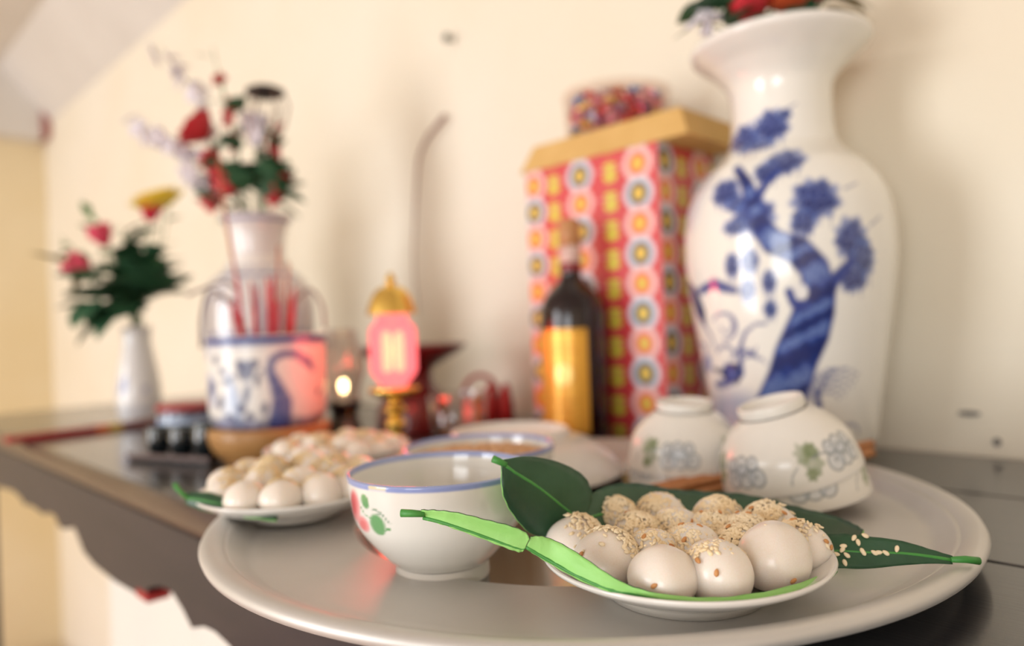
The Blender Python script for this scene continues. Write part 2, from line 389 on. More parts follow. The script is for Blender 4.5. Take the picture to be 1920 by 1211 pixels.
# upturned bowls with grey-green blossoms near the rim
def floral_bowl_mesh(R=.0440, h=.0485):
    base, ft, wall, inner = bowl_prof(R, h, .0208, fh=.0075)
    wl = np.array(wall); k = np.linspace(0, len(wl)-1, 80); wd = np.c_[np.interp(k, range(len(wl)), wl[:, 0]), np.interp(k, range(len(wl)), wl[:, 1])]
    prof = [tuple(p) for p in wd] + inner
    V, F, A, ang = grid_lathe(prof, 240)
    inside = np.zeros(len(A), bool); inside[80*240:] = True
    s = ang*R*1000/1.45; v = np.where(inside, 999, (h - A[:, 2])*1000/1.45)
    p = Paint(s, v, hexc('#ece8e0')); gy, gn, bl = hexc('#7f868c'), hexc('#7c8c62'), hexc('#c2cad4')
    per = 2*PI*R*1000/1.45/4
    for i in range(-3, 4):
        o = i*per
        for x, y, r in ((0, 9, 4.6), (6.4, 8, 4.0), (-6, 8.5, 3.8), (1.5, 13.5, 3.6), (7, 13.5, 2.8), (-4.5, 14, 2.8)):
            p.ell(o+x, y, r, r*.9, bl, alpha=.5, lob=.12); p.ring(o+x, y, r, .75, gy, .35, .95)
            p.ell(o+x, y+.5, r*.3, r*.28, gy, alpha=.55)
        for x, y, r in ((17, 10, 4.2), (20, 14.5, 3.4), (15.5, 15, 2.6), (19, 6, 2.4)): p.ell(o+x, y, r, r*1.1, gn, alpha=.95, lob=.18, tex=.5, nl=6, soft=.3)
        p.stroke([(o+9, 12, .4), (o+13, 13, .4), (o+17, 12, .4)], gy, .3, .8); p.stroke([(o+24, 10, .35), (o+27, 7, .35), (o+28, 4, .35)], gy, .3, .7)
    p.blend(np.clip((1.2 - v)/.6, 0, 1)*.4, hexc('#d8d8d8'))
    b = mk('bowl_body', V, F, porc_matte, cols=p.c); V, F = lathe(base + ft, 72); f = mk('foot_ring', V, F, porc_plain)
    return b, f
fb, ff = floral_bowl_mesh()
first = True
def floral_bowl(loc, label, axis=(1, 0, 0), ang=0., turn=0., s=1.):
    """loc is where the middle of the mouth rests, the bowl is upside down"""
    global first
    o = thing('floral_bowl', label, 'bowl'); M_ = Matrix.Translation(Vector(loc)) @ rot_mat(axis, ang) @ Matrix.Rotation(PI, 4, 'X') @ Matrix.Rotation(turn, 4, 'Z') @ Matrix.Scale(s, 4) @ Matrix.Translation((0, 0, -.0495))
    o.matrix_world = M_
    for q in (fb, ff):
        c = q if first else q.copy()
        if not first: COL.objects.link(c)
        c.parent = o
    first = False
    return o
R3 = (.7071, .7071, 0); F3 = (-.7071, .7071, 0)
floral_bowl((-.2790, .4490, .0087), 'lower upturned floral bowl of the pair in front of the red gift box', F3, 0., .4, .93)
floral_bowl((-.2790, .4485, .0215), 'upper upturned floral bowl of the pair in front of the red gift box', R3, .06, 1.1, .93)
floral_bowl((-.1930, .4370, .0145), 'lower upturned floral bowl of the pair resting on the chopsticks', F3, -.15, .9, .96)
floral_bowl((-.1955, .4350, .0265), 'upper upturned floral bowl of the pair resting on the chopsticks', F3, -.26, .2, .96)

# wide shallow dish turned over
dish = thing('shallow_dish', 'wide plain white shallow dish lying upside down behind the peanut bowl', 'dish', (-.4130, .4060, .0085))
V, F = lathe(smooth_prof([(.0855, .0030), (.0870, .0005), (.0890, .0004), (.0885, .0030), (.0800, .0125), (.0665, .0230), (.0540, .0275), (.0490, .0285)], 5) + [(.0475, .0290), (.0470, .0330)], 96)
V2, F2 = lathe([(.0855, .0030), (.078, .0105), (.062, .021), (.045, .0255), (0, .0262)], 96)
V, F = join([(V, F), (V2, [tuple(reversed(f)) for f in F2])]); mk('dish_body', V, F, porc_plain, dish)
V, F = lathe([(.0480, .0280), (.0473, .0335), (.0460, .0342), (.0440, .0338), (.0425, .0300), (.030, .0290), (0, .0288)], 96); mk('foot_ring', V, F, porc_plain, dish)

# plates
def plate(loc, label, R=.061, tilt=None, fr=.0285):
    o = thing('small_plate', label, 'plate', loc, 0, None, tilt)
    V, F = lathe([(0, .0030), (fr-.0045, .0030), (fr-.0027, 0), (fr, 0), (fr+.0005, .0025), (fr+.0015, .0036)], 72); mk('foot_ring', V, F, porc_plain, o)
    prof = smooth_prof([(fr+.0015, .0034), (.042, .0062), (.050, .0098), (R-.002, .0146), (R, .0166)], 5) + [(R-.0004, .0176), (R-.0014, .0174)] + smooth_prof([(R-.0030, .0160), (.050, .0118), (.040, .0076), (.030, .0054), (.015, .0050), (0, .0050)], 4)
    V, F = lathe(prof, 96); mk('plate_body', V, F, porcelain, o)
    return o
PA, PJ, PK = (-.1706, .2700), (-.4270, .2250), (-.5080, .3060)
plate((*PA, .0087), 'white plate of rice balls lined with folded lime leaves', fr=.034)
plate((*PJ, .0110), 'white plate of rice balls overhanging the edge of the tray', .060)
plate((*PK, .0180), 'white plate of rice balls in front of the blue and white incense pot', .057)

# ---------------------------------------------------------------- rice balls and sesame
def ball_mesh(seed):
    r = random.Random(seed); ph = [r.uniform(0, 6) for _ in range(6)]; V = []
    for x, y, z in ICO3[0]:
        s = 1 + .035*math.sin(2.1*x + ph[0]) + .035*math.sin(2.3*y + ph[1]) + .03*math.sin(2.7*z + ph[2]) + .012*math.sin(5*x + 4*y + ph[3])
        zz = z*s*.93
        if zz < -.72: zz = -.72 + (zz + .72)*.3
        V.append((x*s, y*s, zz))
    me = bpy.data.meshes.new('rice_ball'); me.from_pydata(V, [], ICO3[1]); me.polygons.foreach_set('use_smooth', [True]*len(me.polygons)); me.materials.append(rice); return me
BM = [ball_mesh(i) for i in range(5)]
def balls(lst, label, group):
    for i, (x, y, z, r) in enumerate(lst):
        o = add('rice_ball', BM[i % 5]); o.location = (x, y, z); o.rotation_euler = (0, 0, i*1.3); o.scale = (r, r*(1 + .06*math.sin(i*2.1)), r)
        tag(o, label, 'rice ball', group)
BA = [(-.2104,.2454,.0275,.0136),(-.1855,.2355,.0275,.0140),(-.1575,.2340,.0272,.0134),(-.1430,.2490,.0272,.0132),(-.1335,.2765,.0280,.0150),(-.1325,.3000,.0262,.0128),
      (-.2161,.2813,.0285,.0126),(-.2013,.2985,.0285,.0126),(-.1762,.3106,.0285,.0124),(-.1541,.3165,.0280,.0126),
      (-.1936,.2684,.0270,.0124),(-.1834,.2845,.0270,.0124),(-.1686,.2906,.0272,.0120),(-.1546,.2962,.0270,.0122),(-.1640,.2658,.0270,.0124),(-.1495,.2800,.0270,.0116),(-.1740,.2520,.0265,.0118)]
for idx, lab, grp in (((0,), 'rice ball with seeds on one shoulder touching the standing dark leaf', None), ((1,), 'smooth rice ball tucked behind the wide part of the pale folded leaf', None),
        ((2, 3), 'smooth rice ball with a lone brown seed along the pale leaf edge', 'smooth balls along the pale leaf'), ((5,), 'rice ball beside the leaf tail dotted with seeds', None),
        ((6, 7, 8), 'rice ball crowned with sesame against the dark leaf behind the plate', 'sesame crowned balls against the dark leaf'), ((9,), 'half coated rice ball below the upturned bowls on chopsticks', None),
        ((10, 11, 12, 13, 14, 15, 16), 'rice ball thick with sesame in the middle of the leaf lined plate', 'sesame coated balls in the middle of the plate')):
    balls([BA[q] for q in idx], lab, grp)
gb = BA[4]; o = add('rice_ball', BM[1]); o.location = gb[:3]; o.scale = (gb[3],)*3; tag(o, 'large bare glossy rice ball without sesame at the plate edge by the leaf tail', 'rice ball')
r_ = random.Random(11)
def pile(cx, cy, zb, n_out, r_out, rb, seed, inner=True):
    r = random.Random(seed); L_ = []
    for i in range(n_out):
        a = 2*PI*i/n_out + r.uniform(-.08, .08) + .3; L_.append((cx + r_out*math.cos(a), cy + r_out*math.sin(a), zb + rb*.74 + r.uniform(-.0005, .0015), rb*r.uniform(.93, 1.08)))
    if inner:
        for i in range(5):
            a = 2*PI*i/5 + .9; L_.append((cx + r_out*.50*math.cos(a), cy + r_out*.48*math.sin(a), zb + rb*.92 + r.uniform(0, .003), rb*r.uniform(1.0, 1.15)))
    return L_
BJ = pile(*PJ, .0205, 12, .0430, .0124, 5); BK = pile(*PK, .0240, 12, .0400, .0108, 9)
balls(BJ[:12], 'glossy rice ball in the outer ring on the plate hanging over the tray edge', 'outer rice balls on the plate at the tray edge'); balls(BJ[12:], 'sesame covered rice ball in the middle of the plate hanging over the tray edge', 'inner rice balls on the plate at the tray edge')
balls(BK[:12], 'rice ball in the outer ring on the plate before the incense pot', 'outer rice balls on the plate before the incense pot'); balls(BK[12:], 'sesame covered rice ball in the middle of the plate before the incense pot', 'inner rice balls on the plate before the incense pot')
def coat_points(bl, centre, n, seed, bare=()):
    r = random.Random(seed); out = []; cx, cy = centre
    while len(out) < n:
        k = r.randrange(len(bl)); x, y, z, rad = bl[k]
        if k in bare and r.random() < .97: continue
        d = Vector((r.gauss(0, 1), r.gauss(0, 1), r.gauss(0, 1))).normalized()
        if d.z < -.1: continue
        inw = Vector((cx-x, cy-y, 0)); dist = inw.length; inw = inw/max(dist, 1e-6) if dist > .015 else Vector((0, 0, 0))
        score = .62*d.z + .75*d.dot(inw)*min(1, dist/.03) + (.30 if dist < .035 else 0) + .12*math.sin(40*x+31*y+9*d.x)
        if r.random() > max(0, min(1, (score - .30)*1.9)): continue
        p = Vector((x, y, z)) + Vector((d.x, d.y, d.z*.93))*rad*.985
        if any((p - Vector((b[0], b[1], b[2]))).length < b[3]*.93 for i, b in enumerate(bl) if i != k): continue
        out.append((tuple(p), tuple(d)))
    return out
back = {6, 7, 8}
crumbs('sesame_coating', coat_points(BA, PA, 4200, 21, (4, 2)), .00125, sesame, 'pale sesame seeds strewn over the rice balls beside the standing dark leaf', 'sesame', ICO0, .7, 1.25, 5)
ex = []
for k in (6, 7, 8, 9, 1, 5):
    for _ in range(70 if k < 9 and k > 5 else 25):
        d = Vector((r_.gauss(0, 1), r_.gauss(0, 1), abs(r_.gauss(0, 1)) + .35)).normalized(); x, y, z, q = BA[k]
        ex.append(((x + d.x*q, y + d.y*q, z + d.z*q*.93), tuple(d)))
crumbs('sesame_coating', ex, .0013, sesame, 'loose sesame seeds sticking up from the crowns of the rear rice balls', 'sesame', ICO0, .7, 1.3, 6)
sand = mat('ground_sesame', '#f8e3b8', .65, var='#efd09a', scale=100)
crumbs('sesame_coating', coat_points(BJ, PJ, 2600, 22), .0013, sand, 'toasted sesame over the rice balls at the tray edge', 'sesame', ICO0, .7, 1.2, 7)
crumbs('sesame_coating', coat_points(BK, PK, 1800, 23), .0013, sand, 'toasted sesame over the rice balls before the incense pot', 'sesame', ICO0, .7, 1.2, 8)
# single seeds one can pick out
sd = bpy.data.meshes.new('sesame_seed'); sv = [(x*.00155*(1 - .18*x), y*.00090*(1 - .35*x), z*.00062) for x, y, z in ICO1[0]]
sd.from_pydata(sv, [], ICO1[1]); sd.polygons.foreach_set('use_smooth', [True]*len(sd.polygons)); sd.materials.append(sesame)
sb = sd.copy(); sb.materials.clear(); sb.materials.append(sesame_b)
def seed_at(p, n, me, label, group, r):
    n = Vector(n).normalized(); q = n.to_track_quat('Z', 'Y') @ Matrix.Rotation(r.uniform(0, 2*PI), 3, 'Z').to_quaternion()
    o = add('sesame_seed', me); o.location = p; o.rotation_euler = q.to_euler(); tag(o, label, 'sesame seed', group)
BR = coat_points(BA, PA, 34, 77, (4,))
for p, n in BR: seed_at(Vector(p) + Vector(n)*.0006, n, sb, 'brown toasted sesame seed stuck among paler seeds on the rice balls', 'brown seeds on the rice balls', r_)
for k, d in ((2, (.35, -.93, .05)), (3, (.45, -.8, .35)), (1, (-.2, -.9, .35)), (4, (.75, -.5, -.3)), (5, (.9, -.1, .45)), (5, (.95, .1, .2)), (3, (-.1, -.8, .55))):
    x, y, z, q = BA[k]; d = Vector(d).normalized(); seed_at((x + d.x*q*1.01, y + d.y*q*1.01, z + d.z*q*.95), d, sb, 'lone toasted sesame seed on the smooth front of a rice ball', 'lone seeds on bare rice balls', r_)

# ---------------------------------------------------------------- lime leaves (pairs of edge points along each blade)
LEAF_B_WING = [((-.23, .175, .0537), (-.2301, .1762, .0498)), ((-.2239, .1782, .0539), (-.2241, .1794, .0484)), ((-.2164, .1828, .0531), (-.2174, .1833, .0461)), ((-.2084, .1895, .0504), (-.2087, .1907, .0418)), ((-.2011, .1953, .048), (-.2021, .1958, .0386)), ((-.1968, .1997, .0451), (-.1992, .1987, .0372)), ((-.1957, .2008, .0425), (-.198, .1999, .0377))]
LEAF_B_BLADE = [((-.1954, .2011, .0429), (-.1977, .2002, .0381)), ((-.1925, .204, .0428), (-.1949, .2031, .0351)), ((-.1889, .2076, .0409), (-.1885, .2066, .0311)), ((-.1792, .2088, .0379), (-.1755, .2069, .0283)), ((-.1672, .2095, .0334), (-.1629, .2097, .0261)), ((-.158, .2131, .029), (-.1535, .2163, .0248)), ((-.1488, .2195, .0264), (-.1456, .2213, .0239)), ((-.1352, .2331, .0242), (-.1342, .2313, .0229)), ((-.1225, .2529, .0242), (-.1212, .25, .0226)), ((-.1177, .2846, .0221), (-.115, .2802, .0208)), ((-.1202, .3048, .0188), (-.1188, .3033, .0181))]
LEAF_A_WING = [((-.2252, .2164, .0673), (-.2259, .2157, .065)), ((-.2225, .2276, .0672), (-.2242, .2147, .0555)), ((-.221, .2433, .0634), (-.2239, .2178, .0473)), ((-.2188, .2554, .058), (-.2233, .2241, .0386)), ((-.2172, .264, .0515), (-.2228, .2317, .0316)), ((-.2163, .2664, .0436), (-.2202, .2414, .029)), ((-.2161, .2625, .0376), (-.2187, .2486, .0301)), ((-.2166, .2563, .0346), (-.2178, .2537, .0323))]
LEAF_A_BLADE = [((-.2176, .2553, .0362), (-.2174, .2555, .0317)), ((-.2196, .2618, .0405), (-.2122, .2551, .0275)), ((-.2204, .2723, .0434), (-.2095, .2634, .0248)), ((-.2213, .2883, .0436), (-.2074, .2769, .022)), ((-.2189, .3077, .0406), (-.2031, .2925, .0191)), ((-.2129, .3279, .0345), (-.1962, .3051, .0174)), ((-.2031, .3433, .0317), (-.1861, .318, .0148)), ((-.189, .3575, .0295), (-.175, .3292, .0129)), ((-.1743, .3637, .0267), (-.1621, .3365, .0109)), ((-.1574, .3637, .0252), (-.1498, .3388, .0114)), ((-.1396, .3589, .0249), (-.1377, .3368, .013)), ((-.1287, .3528, .0243), (-.1293, .331, .0149)), ((-.1228, .3473, .0239), (-.1247, .3313, .0165))]
LEAF_C_WING = [((-.0856, .3393, .0222), (-.0854, .3381, .019)), ((-.0921, .3342, .0249), (-.0917, .3318, .0196)), ((-.1013, .3278, .0283), (-.1006, .3243, .019)), ((-.1123, .3225, .0294), (-.1116, .3161, .0175)), ((-.123, .3188, .0294), (-.1219, .3087, .0176)), ((-.1308, .3152, .028), (-.1283, .3051, .017))]
LEAF_J_BLADE = [((-.4419, .1639, .0342), (-.4416, .1614, .0274)), ((-.4304, .1712, .0343), (-.4289, .1657, .0253)), ((-.4166, .1779, .0309), (-.4131, .173, .0241)), ((-.4022, .1839, .0256), (-.3976, .1801, .0232)), ((-.3858, .1918, .0231), (-.3802, .189, .0223))]
def loft(st, k=5, nv=8, crease=.0, wavy=0., th=.00035, seed=0):
    """shell between two edge curves; crease lifts the midrib, returns verts, faces, material index and a surface sampler"""
    A, B = catmull([s[0] for s in st], k), catmull([s[1] for s in st], k); n = len(A); S_ = np.zeros((n, nv+1, 3))
    for j in range(nv+1):
        t = j/nv; S_[:, j] = A*(1-t) + B*t
    d = np.gradient((A+B)/2, axis=0); w = B - A; nr = np.cross(d, w); nr /= np.linalg.norm(nr, axis=1)[:, None] + 1e-12
    wl = np.linalg.norm(w, axis=1)
    for j in range(nv+1):
        t = j/nv; S_[:, j] += nr*(crease*wl*(abs(2*t-1)**1.3))[:, None]
    ii = np.arange(n)
    S_[:, 0] += nr*(wavy*np.sin(ii*1.7 + seed))[:, None]; S_[:, -1] += nr*(wavy*np.sin(ii*1.4 + 2 + seed))[:, None]
    T = S_ + nr[:, None, :]*th; P = S_ - nr[:, None, :]*th
    V = np.concatenate([T.reshape(-1, 3), P.reshape(-1, 3)]); m = nv+1; N = n*m; F = []; mi = []
    for i in range(n-1):
        for j in range(nv):
            a = i*m+j; F.append((a, a+1, a+m+1, a+m)); mi.append(0); F.append((N+a, N+a+m, N+a+m+1, N+a+1)); mi.append(1)
    bd = [(i*m, (i+1)*m) for i in range(n-1)] + [((n-1)*m+j, (n-1)*m+j+1) for j in range(nv)] + [((i+1)*m+nv, i*m+nv) for i in range(n-2, -1, -1)] + [(j+1, j) for j in range(nv-1, -1, -1)]
    for a, b in bd: F.append((a, b, N+b, N+a)); mi.append(0)
    def at(s, t, up=0.): 
        i = min(n-1, int(round(s*k))); j = min(nv, int(round(t*nv))); return Vector(S_[i, j] + nr[i]*up), Vector(nr[i])
    return V, F, mi, at, S_
def leaf(label, wing, blade, stem, flip, cw, cb, name='lime_leaf', mj=4):
    base = Vector(stem[0]); o = thing(name, label, 'leaf', tuple(base))
    mats = [leaf_light, leaf_dark] if flip else [leaf_dark, leaf_light]; at_ = None; k = 0
    for nm, st, cr in (('leaf_wing', wing, cw), ('leaf_blade', blade, cb)):
        if not st: continue
        V, F, mi, at, S_ = loft(st, 6, 8, cr, .0003, seed=k); k += 3
        mk(nm, V - np.array(base), F, None, o, True, mats=mats, mi=mi); at_ = at_ or at
        mid = S_[:, mj] - np.array(base); R_ = list(np.linspace(.0009, .0004, len(mid)))
        V, F = tube([tuple(p) for p in mid[::3]], R_[::3], 6); mk('midrib', V, F, leaf_stem, o)
    V, F = tube([tuple(Vector(p) - base) for p in stem], [.0016, .0015, .0012][:len(stem)], 10); mk('stem', V, F, leaf_stem, o)
    return o, at_
leaf('pale green folded lime leaf curling along the front of the rice ball plate', LEAF_B_WING, LEAF_B_BLADE, [(-.2365, .1698, .0523), (-.2330, .1724, .0522), (-.2290, .1758, .0518)], False, -.10, .06, mj=7)
leaf('dark green lime leaf standing upright between the empty bowl and the rice balls', LEAF_A_WING, LEAF_A_BLADE, [(-.2276, .2126, .0681), (-.2262, .2148, .0668), (-.2245, .2176, .0650)], True, .05, -.03)
_, atC = leaf('dark green lime leaf tail dotted with sesame seeds reaching over the tray rim', LEAF_C_WING, None, [(-.0777, .3472, .0196), (-.0815, .3430, .0206), (-.0860, .3383, .0208)], False, .0, 0)
leaf('small dark lime leaf with curled pale stem on the plate at the tray edge', None, LEAF_J_BLADE, [(-.4493, .1594, .0390), (-.4480, .1600, .0363), (-.4405, .1635, .0303)], True, 0, .15)
leaf('thin dark leaf tip between the two farther plates of rice balls', None, [((-.4600, .2560, .0330), (-.4590, .2550, .0300)), ((-.4520, .2620, .0335), (-.4500, .2600, .0305)), ((-.4440, .2680, .0330), (-.4425, .2665, .0305)), ((-.4370, .2740, .0320), (-.4365, .2735, .0310))], [(-.4640, .2530, .0315), (-.4620, .2545, .0315), (-.4595, .2555, .0315)], False, 0, .05)
for s, t in ((3.2, .06), (3.9, .4), (3.8, .5), (3.3, .28), (3.1, .45), (3.65, .6), (3.2, .55), (2.9, .52), (2.67, .52), (2.5, .52), (2.13, .32), (4.0, .68), (3.7, .9), (3.5, .1)):
    p, n = atC(s, t)
    if n.z < 0: n = -n
    seed_at(p + n*.0010, n, sd, 'pale sesame seed scattered on the dark leaf tail at the tray rim', 'seeds on the leaf tail', r_)

# ---------------------------------------------------------------- chopsticks under the upturned bowls
r_ = random.Random(5)
A0, A1 = Vector((-.2660, .3780, .0112)), Vector((-.1980, .5480, .0240))
dr = (A1 - A0).normalized(); sd_ = Vector((dr.y, -dr.x, 0)).normalized()
for i, (off, dz, st) in enumerate(((-.0110, 0, 0), (-.0040, .0003, .004), (.0030, 0, -.005), (.0100, .0003, .002), (-.0075, .0056, .006), (-.0005, .0058, -.003), (.0065, .0056, .007))):
    a = A0 + sd_*off*.75 + Vector((0, 0, dz)) + dr*st; b = A1 + sd_*off*1.25 + Vector((0, 0, dz*.9)) + dr*st
    V, F = tube([tuple(Vector()), tuple((b-a)*.5), tuple(b-a)], [.0022, .0029, .0034], 8)
    o = mk('chopstick', V, F, bamboo); o.location = a; tag(o, 'light bamboo chopstick in the bundle under the upturned floral bowls', 'chopstick', 'chopsticks in the bundle')

# ---------------------------------------------------------------- wine bottle
bo = thing('wine_bottle', 'dark wine bottle with gold label in front of the red gift box', 'bottle', (-.4730, .5600, 0), face_cam(-.473, .56))
R_ = .0330
wine = mat('dark_wine_glass', '#14060a', .08, coat=.15, var='#22060b', scale=8)
V, F = lathe([(0, .003), (R_*.8, 0), (R_*.97, .002), (R_, .006), (R_, .125)] + smooth_prof([(R_, .132), (R_*.96, .142), (R_*.80, .154), (R_*.55, .163), (.0112, .171), (.0105, .180)], 5) + [(.0103, .205), (.0103, .206), (0, .206)], 64); mk('bottle_glass', V, F, wine, bo)
V, F = lathe([(.0108, .178), (.0114, .1785), (.0112, .186), (.0109, .1862)], 48); mk('neck_collar', V, F, mat('neck_red', '#7e1620', .3, coat=.3), bo)
V, F = lathe([(.0106, .1862), (.0111, .1865), (.0110, .204), (.0106, .2042)], 48); mk('neck_band', V, F, mat('neck_label', '#e6cfc4', .45, var='#caa79c', scale=80), bo, label='pale paper neck band')
V, F = lathe([(.0106, .2035), (.0116, .204), (.0113, .215), (.0108, .2285), (.0098, .2305), (0, .231)], 48); mk('capsule', V, F, mat('tan_capsule', '#c08b5a', .4, var='#b07a4a', scale=50), bo, label='tan foil capsule')
# label: curved sheet with a printed gradient panel, lines of lettering
nA, nZ = 60, 60; ang = np.linspace(-2.15, .42, nA); zz = np.linspace(.017, .1205, nZ)
V = [((R_+.0004)*math.sin(a), -(R_+.0004)*math.cos(a), z) for z in zz for a in ang]; F = [(i*nA+j, i*nA+j+1, (i+1)*nA+j+1, (i+1)*nA+j) for i in range(nZ-1) for j in range(nA-1)]
uu = np.tile(np.linspace(0, 100, nA), nZ); vv = np.repeat(np.linspace(120, 0, nZ), nA)
p = Paint(uu, vv, hexc('#e0a63e')); dk = hexc('#c98a2c')
p.stroke([(50, 0, 2), (50, 120, 2)], hexc('#e9b854'), 20, .6)
for y, a, b in ((18, 60, 82), (26, 56, 86), (82, 58, 84), (92, 62, 80)): p.stroke([(a, y, 2), (b, y, 2)], dk, 1.5, .8)
p.ell(70, 52, 11, 14, hexc('#f2cf7a'), soft=.5); p.ring(70, 52, 14, 2, dk, 1.5)
for e in (3, 117): p.stroke([(0, e, 1.5), (100, e, 1.5)], hexc('#b98a30'), 1.5)
mk('front_label', V, F, mat('gold_label', '#e0a63e', .28, metal=.35, attr='paint'), bo, cols=p.c, label='gold paper label')

# ---------------------------------------------------------------- red gift box with kraft lid
GX0, GX1, GY0, GY1, GH = -.5640, -.3880, .5960, .7000, .2985
gbx = thing('gift_box', 'tall red gift box printed with gold and round medallions behind the wine bottle', 'box', ((GX0+GX1)/2, (GY0+GY1)/2, 0))
def face_paint(width, ph, flip=False):
    nu, nv = max(60, int(width*700)), 230; s = np.tile(np.linspace(0, width*1000, nu), nv); t = np.repeat(np.linspace(GH*1000, 0, nv), nu)
    p = Paint(s, t, hexc('#d2444a')); pk, bl, gd, og = hexc('#f3c4c0'), hexc('#3d4658'), hexc('#e6c24a'), hexc('#ee6a48')
    P_ = 29.8
    for ri in range(-1, 11):
        y = 17 + ri*P_; p.stroke([(-5, y, .8), (width*1000+5, y, .8)], hexc('#e9a19d'), .8, .8)
    cols_ = (ph, ph+63.5, ph+127, ph+190.5) if not flip else (ph+32, ph+95.5)
    for ci, x in enumerate((ph+3, ph+70, ph+144, ph+205) if not flip else (12, 78)):
        for ri in range(-1, 11):
            y = 17 + ri*P_; odd = (ri + ci + (1 if flip else 0)) % 2
            p.ell(x, y, 17.6, 17.6, pk if not odd else hexc('#d4d4de'), soft=.08); p.ell(x, y, 11.5, 11.5, og if not odd else bl, soft=.12); p.ell(x, y, 6.4, 6.8, gd, soft=.2, lob=.1)
    for x in ((ph+33, ph+110, ph+178) if not flip else (42, 102)):
        for ri in range(-1, 11):
            y = 17 + ri*P_ + 4; g1 = hexc('#d9cf4c')
            p.stroke([(x-6, y-8, 2.0), (x+6, y-8, 2.0)], g1, .8); p.stroke([(x-5, y-2, 1.8), (x+6, y-2, 1.8)], g1, .8); p.stroke([(x-7, y+3.5, 2.0), (x+7, y+3.5, 2.0)], g1, .8); p.stroke([(x-1, y-9, 2.6), (x, y+7, 2.6)], g1, .8); p.stroke([(x+5, y+7, 1.6), (x-5, y+8, 1.6)], g1, .8)
    idx = [(i*nu+j, i*nu+j+1, (i+1)*nu+j+1, (i+1)*nu+j) for i in range(nv-1) for j in range(nu-1)]
    return s/1000, GH - t/1000, idx, p.c
foil = mat('printed_foil', '#c93a3e', .3, coat=.5, attr='paint')
hx, hy = (GX1-GX0)/2, (GY1-GY0)/2
mk('box_body', *box(-hx+.0006, hx-.0006, -hy+.0006, hy-.0006, .0002, GH), red_lacquer, gbx, False)
s, z, idx, c = face_paint(GX1-GX0, 8); mk('front_print', np.c_[s-hx, np.full(len(s), -hy), z], [tuple(reversed(f)) for f in idx], foil, gbx, False, cols=c, label='red wrapping with medallions')
s, z, idx, c = face_paint(GY1-GY0, 8, True); mk('side_print', np.c_[np.full(len(s), hx), s-hy, z], [tuple(reversed(f)) for f in idx], foil, gbx, False, cols=c)
# tapered kraft lid, slid to the right
lz0, lz1 = GH+.0002, GH+.0285
bx = [(-.0960, -.0535), (.1230, -.0535), (.1230, .0540), (-.0960, .0540)]; tx = [(-.0780, -.0480), (.1120, -.0480), (.1120, .0500), (-.0780, .0500)]
V = [(x, y, lz0) for x, y in bx] + [(x, y, lz1) for x, y in tx]; F = [(3, 2, 1, 0), (4, 5, 6, 7)] + [(i, (i+1) % 4, 4+(i+1) % 4, 4+i) for i in range(4)]
mk('lid', V, F, kraft, gbx, False, label='plain kraft cardboard lid')

# round clear tub of wrapped sweets on the lid
ct = (-.4680, .6420, lz1+.0003)
tub = thing('sweet_tub', 'round clear plastic tub of wrapped sweets on top of the gift box', 'tub', ct)
V, F = lathe([(0, .0005), (.053, .0005), (.0555, .003), (.0575, .041), (.0570, .041), (.0548, .0035), (0, .0015)], 64); mk('tub_wall', V, F, plastic, tub)
V, F = lathe([(.0576, .0415), (.0590, .0415), (.0590, .0455), (.055, .0470), (0, .0470)], 64); mk('tub_lid', V, F, plastic, tub)
cm = [mat('foil_'+n, c, .18, metal=.6) for n, c in (('red', '#e04a58'), ('pink', '#f2a6bc'), ('gold', '#e6c76a'), ('silver', '#eae6e8'), ('purple', '#a070a0'), ('blue', '#5a94dc'), ('rust', '#c87848'))]
cn = ('red', 'pink', 'gold', 'silver', 'purple', 'blue', 'rust'); cme = []
for q in range(7):
    V = [(x*.0062*(1+.12*math.sin(7*y+q)), y*.0052, z*.0050) for x, y, z in ICO1[0]]; F = list(ICO1[1])
    for sgn in (-1, 1):
        o = len(V); V += [(sgn*.0055, 0, .0006)] + [(sgn*.0105, .0042*math.cos(a), .0042*math.sin(a)) for a in (0, 1.05, 2.1, 3.14, 4.19, 5.24)] + [(sgn*.0055, 0, -.0006)]
        F += [(o, o+1+i, o+1+(i+1) % 6) for i in range(6)]
    me = bpy.data.meshes.new('wrapped_sweet'); me.from_pydata(V, [], F); me.materials.append(cm[q]); cme.append(me)
r_ = random.Random(8)
for layer in range(4):
    for i, (rr, n) in enumerate(((.0455, 18), (.029, 10), (.012, 4))):
        for j in range(n):
            if layer < 3 and rr < .02: continue
            q = [0, 1, 2, 3, 0, 4, 6, 5, 1, 3][r_.randrange(10)]; a = 2*PI*(j + .5*layer)/n
            o = add('wrapped_sweet', cme[q]); o.location = (ct[0]+rr*math.cos(a), ct[1]+rr*math.sin(a), ct[2]+.0075+layer*.0098); o.rotation_euler = (r_.uniform(-.4, .4), r_.uniform(-.4, .4), a + PI/2 + r_.uniform(-.5, .5))
            o.scale = (.74, .9, .9)
            tag(o, 'sweet in shiny %s foil wrapper inside the clear round tub' % cn[q], 'sweet', 'wrapped %s sweets in the tub' % cn[q])

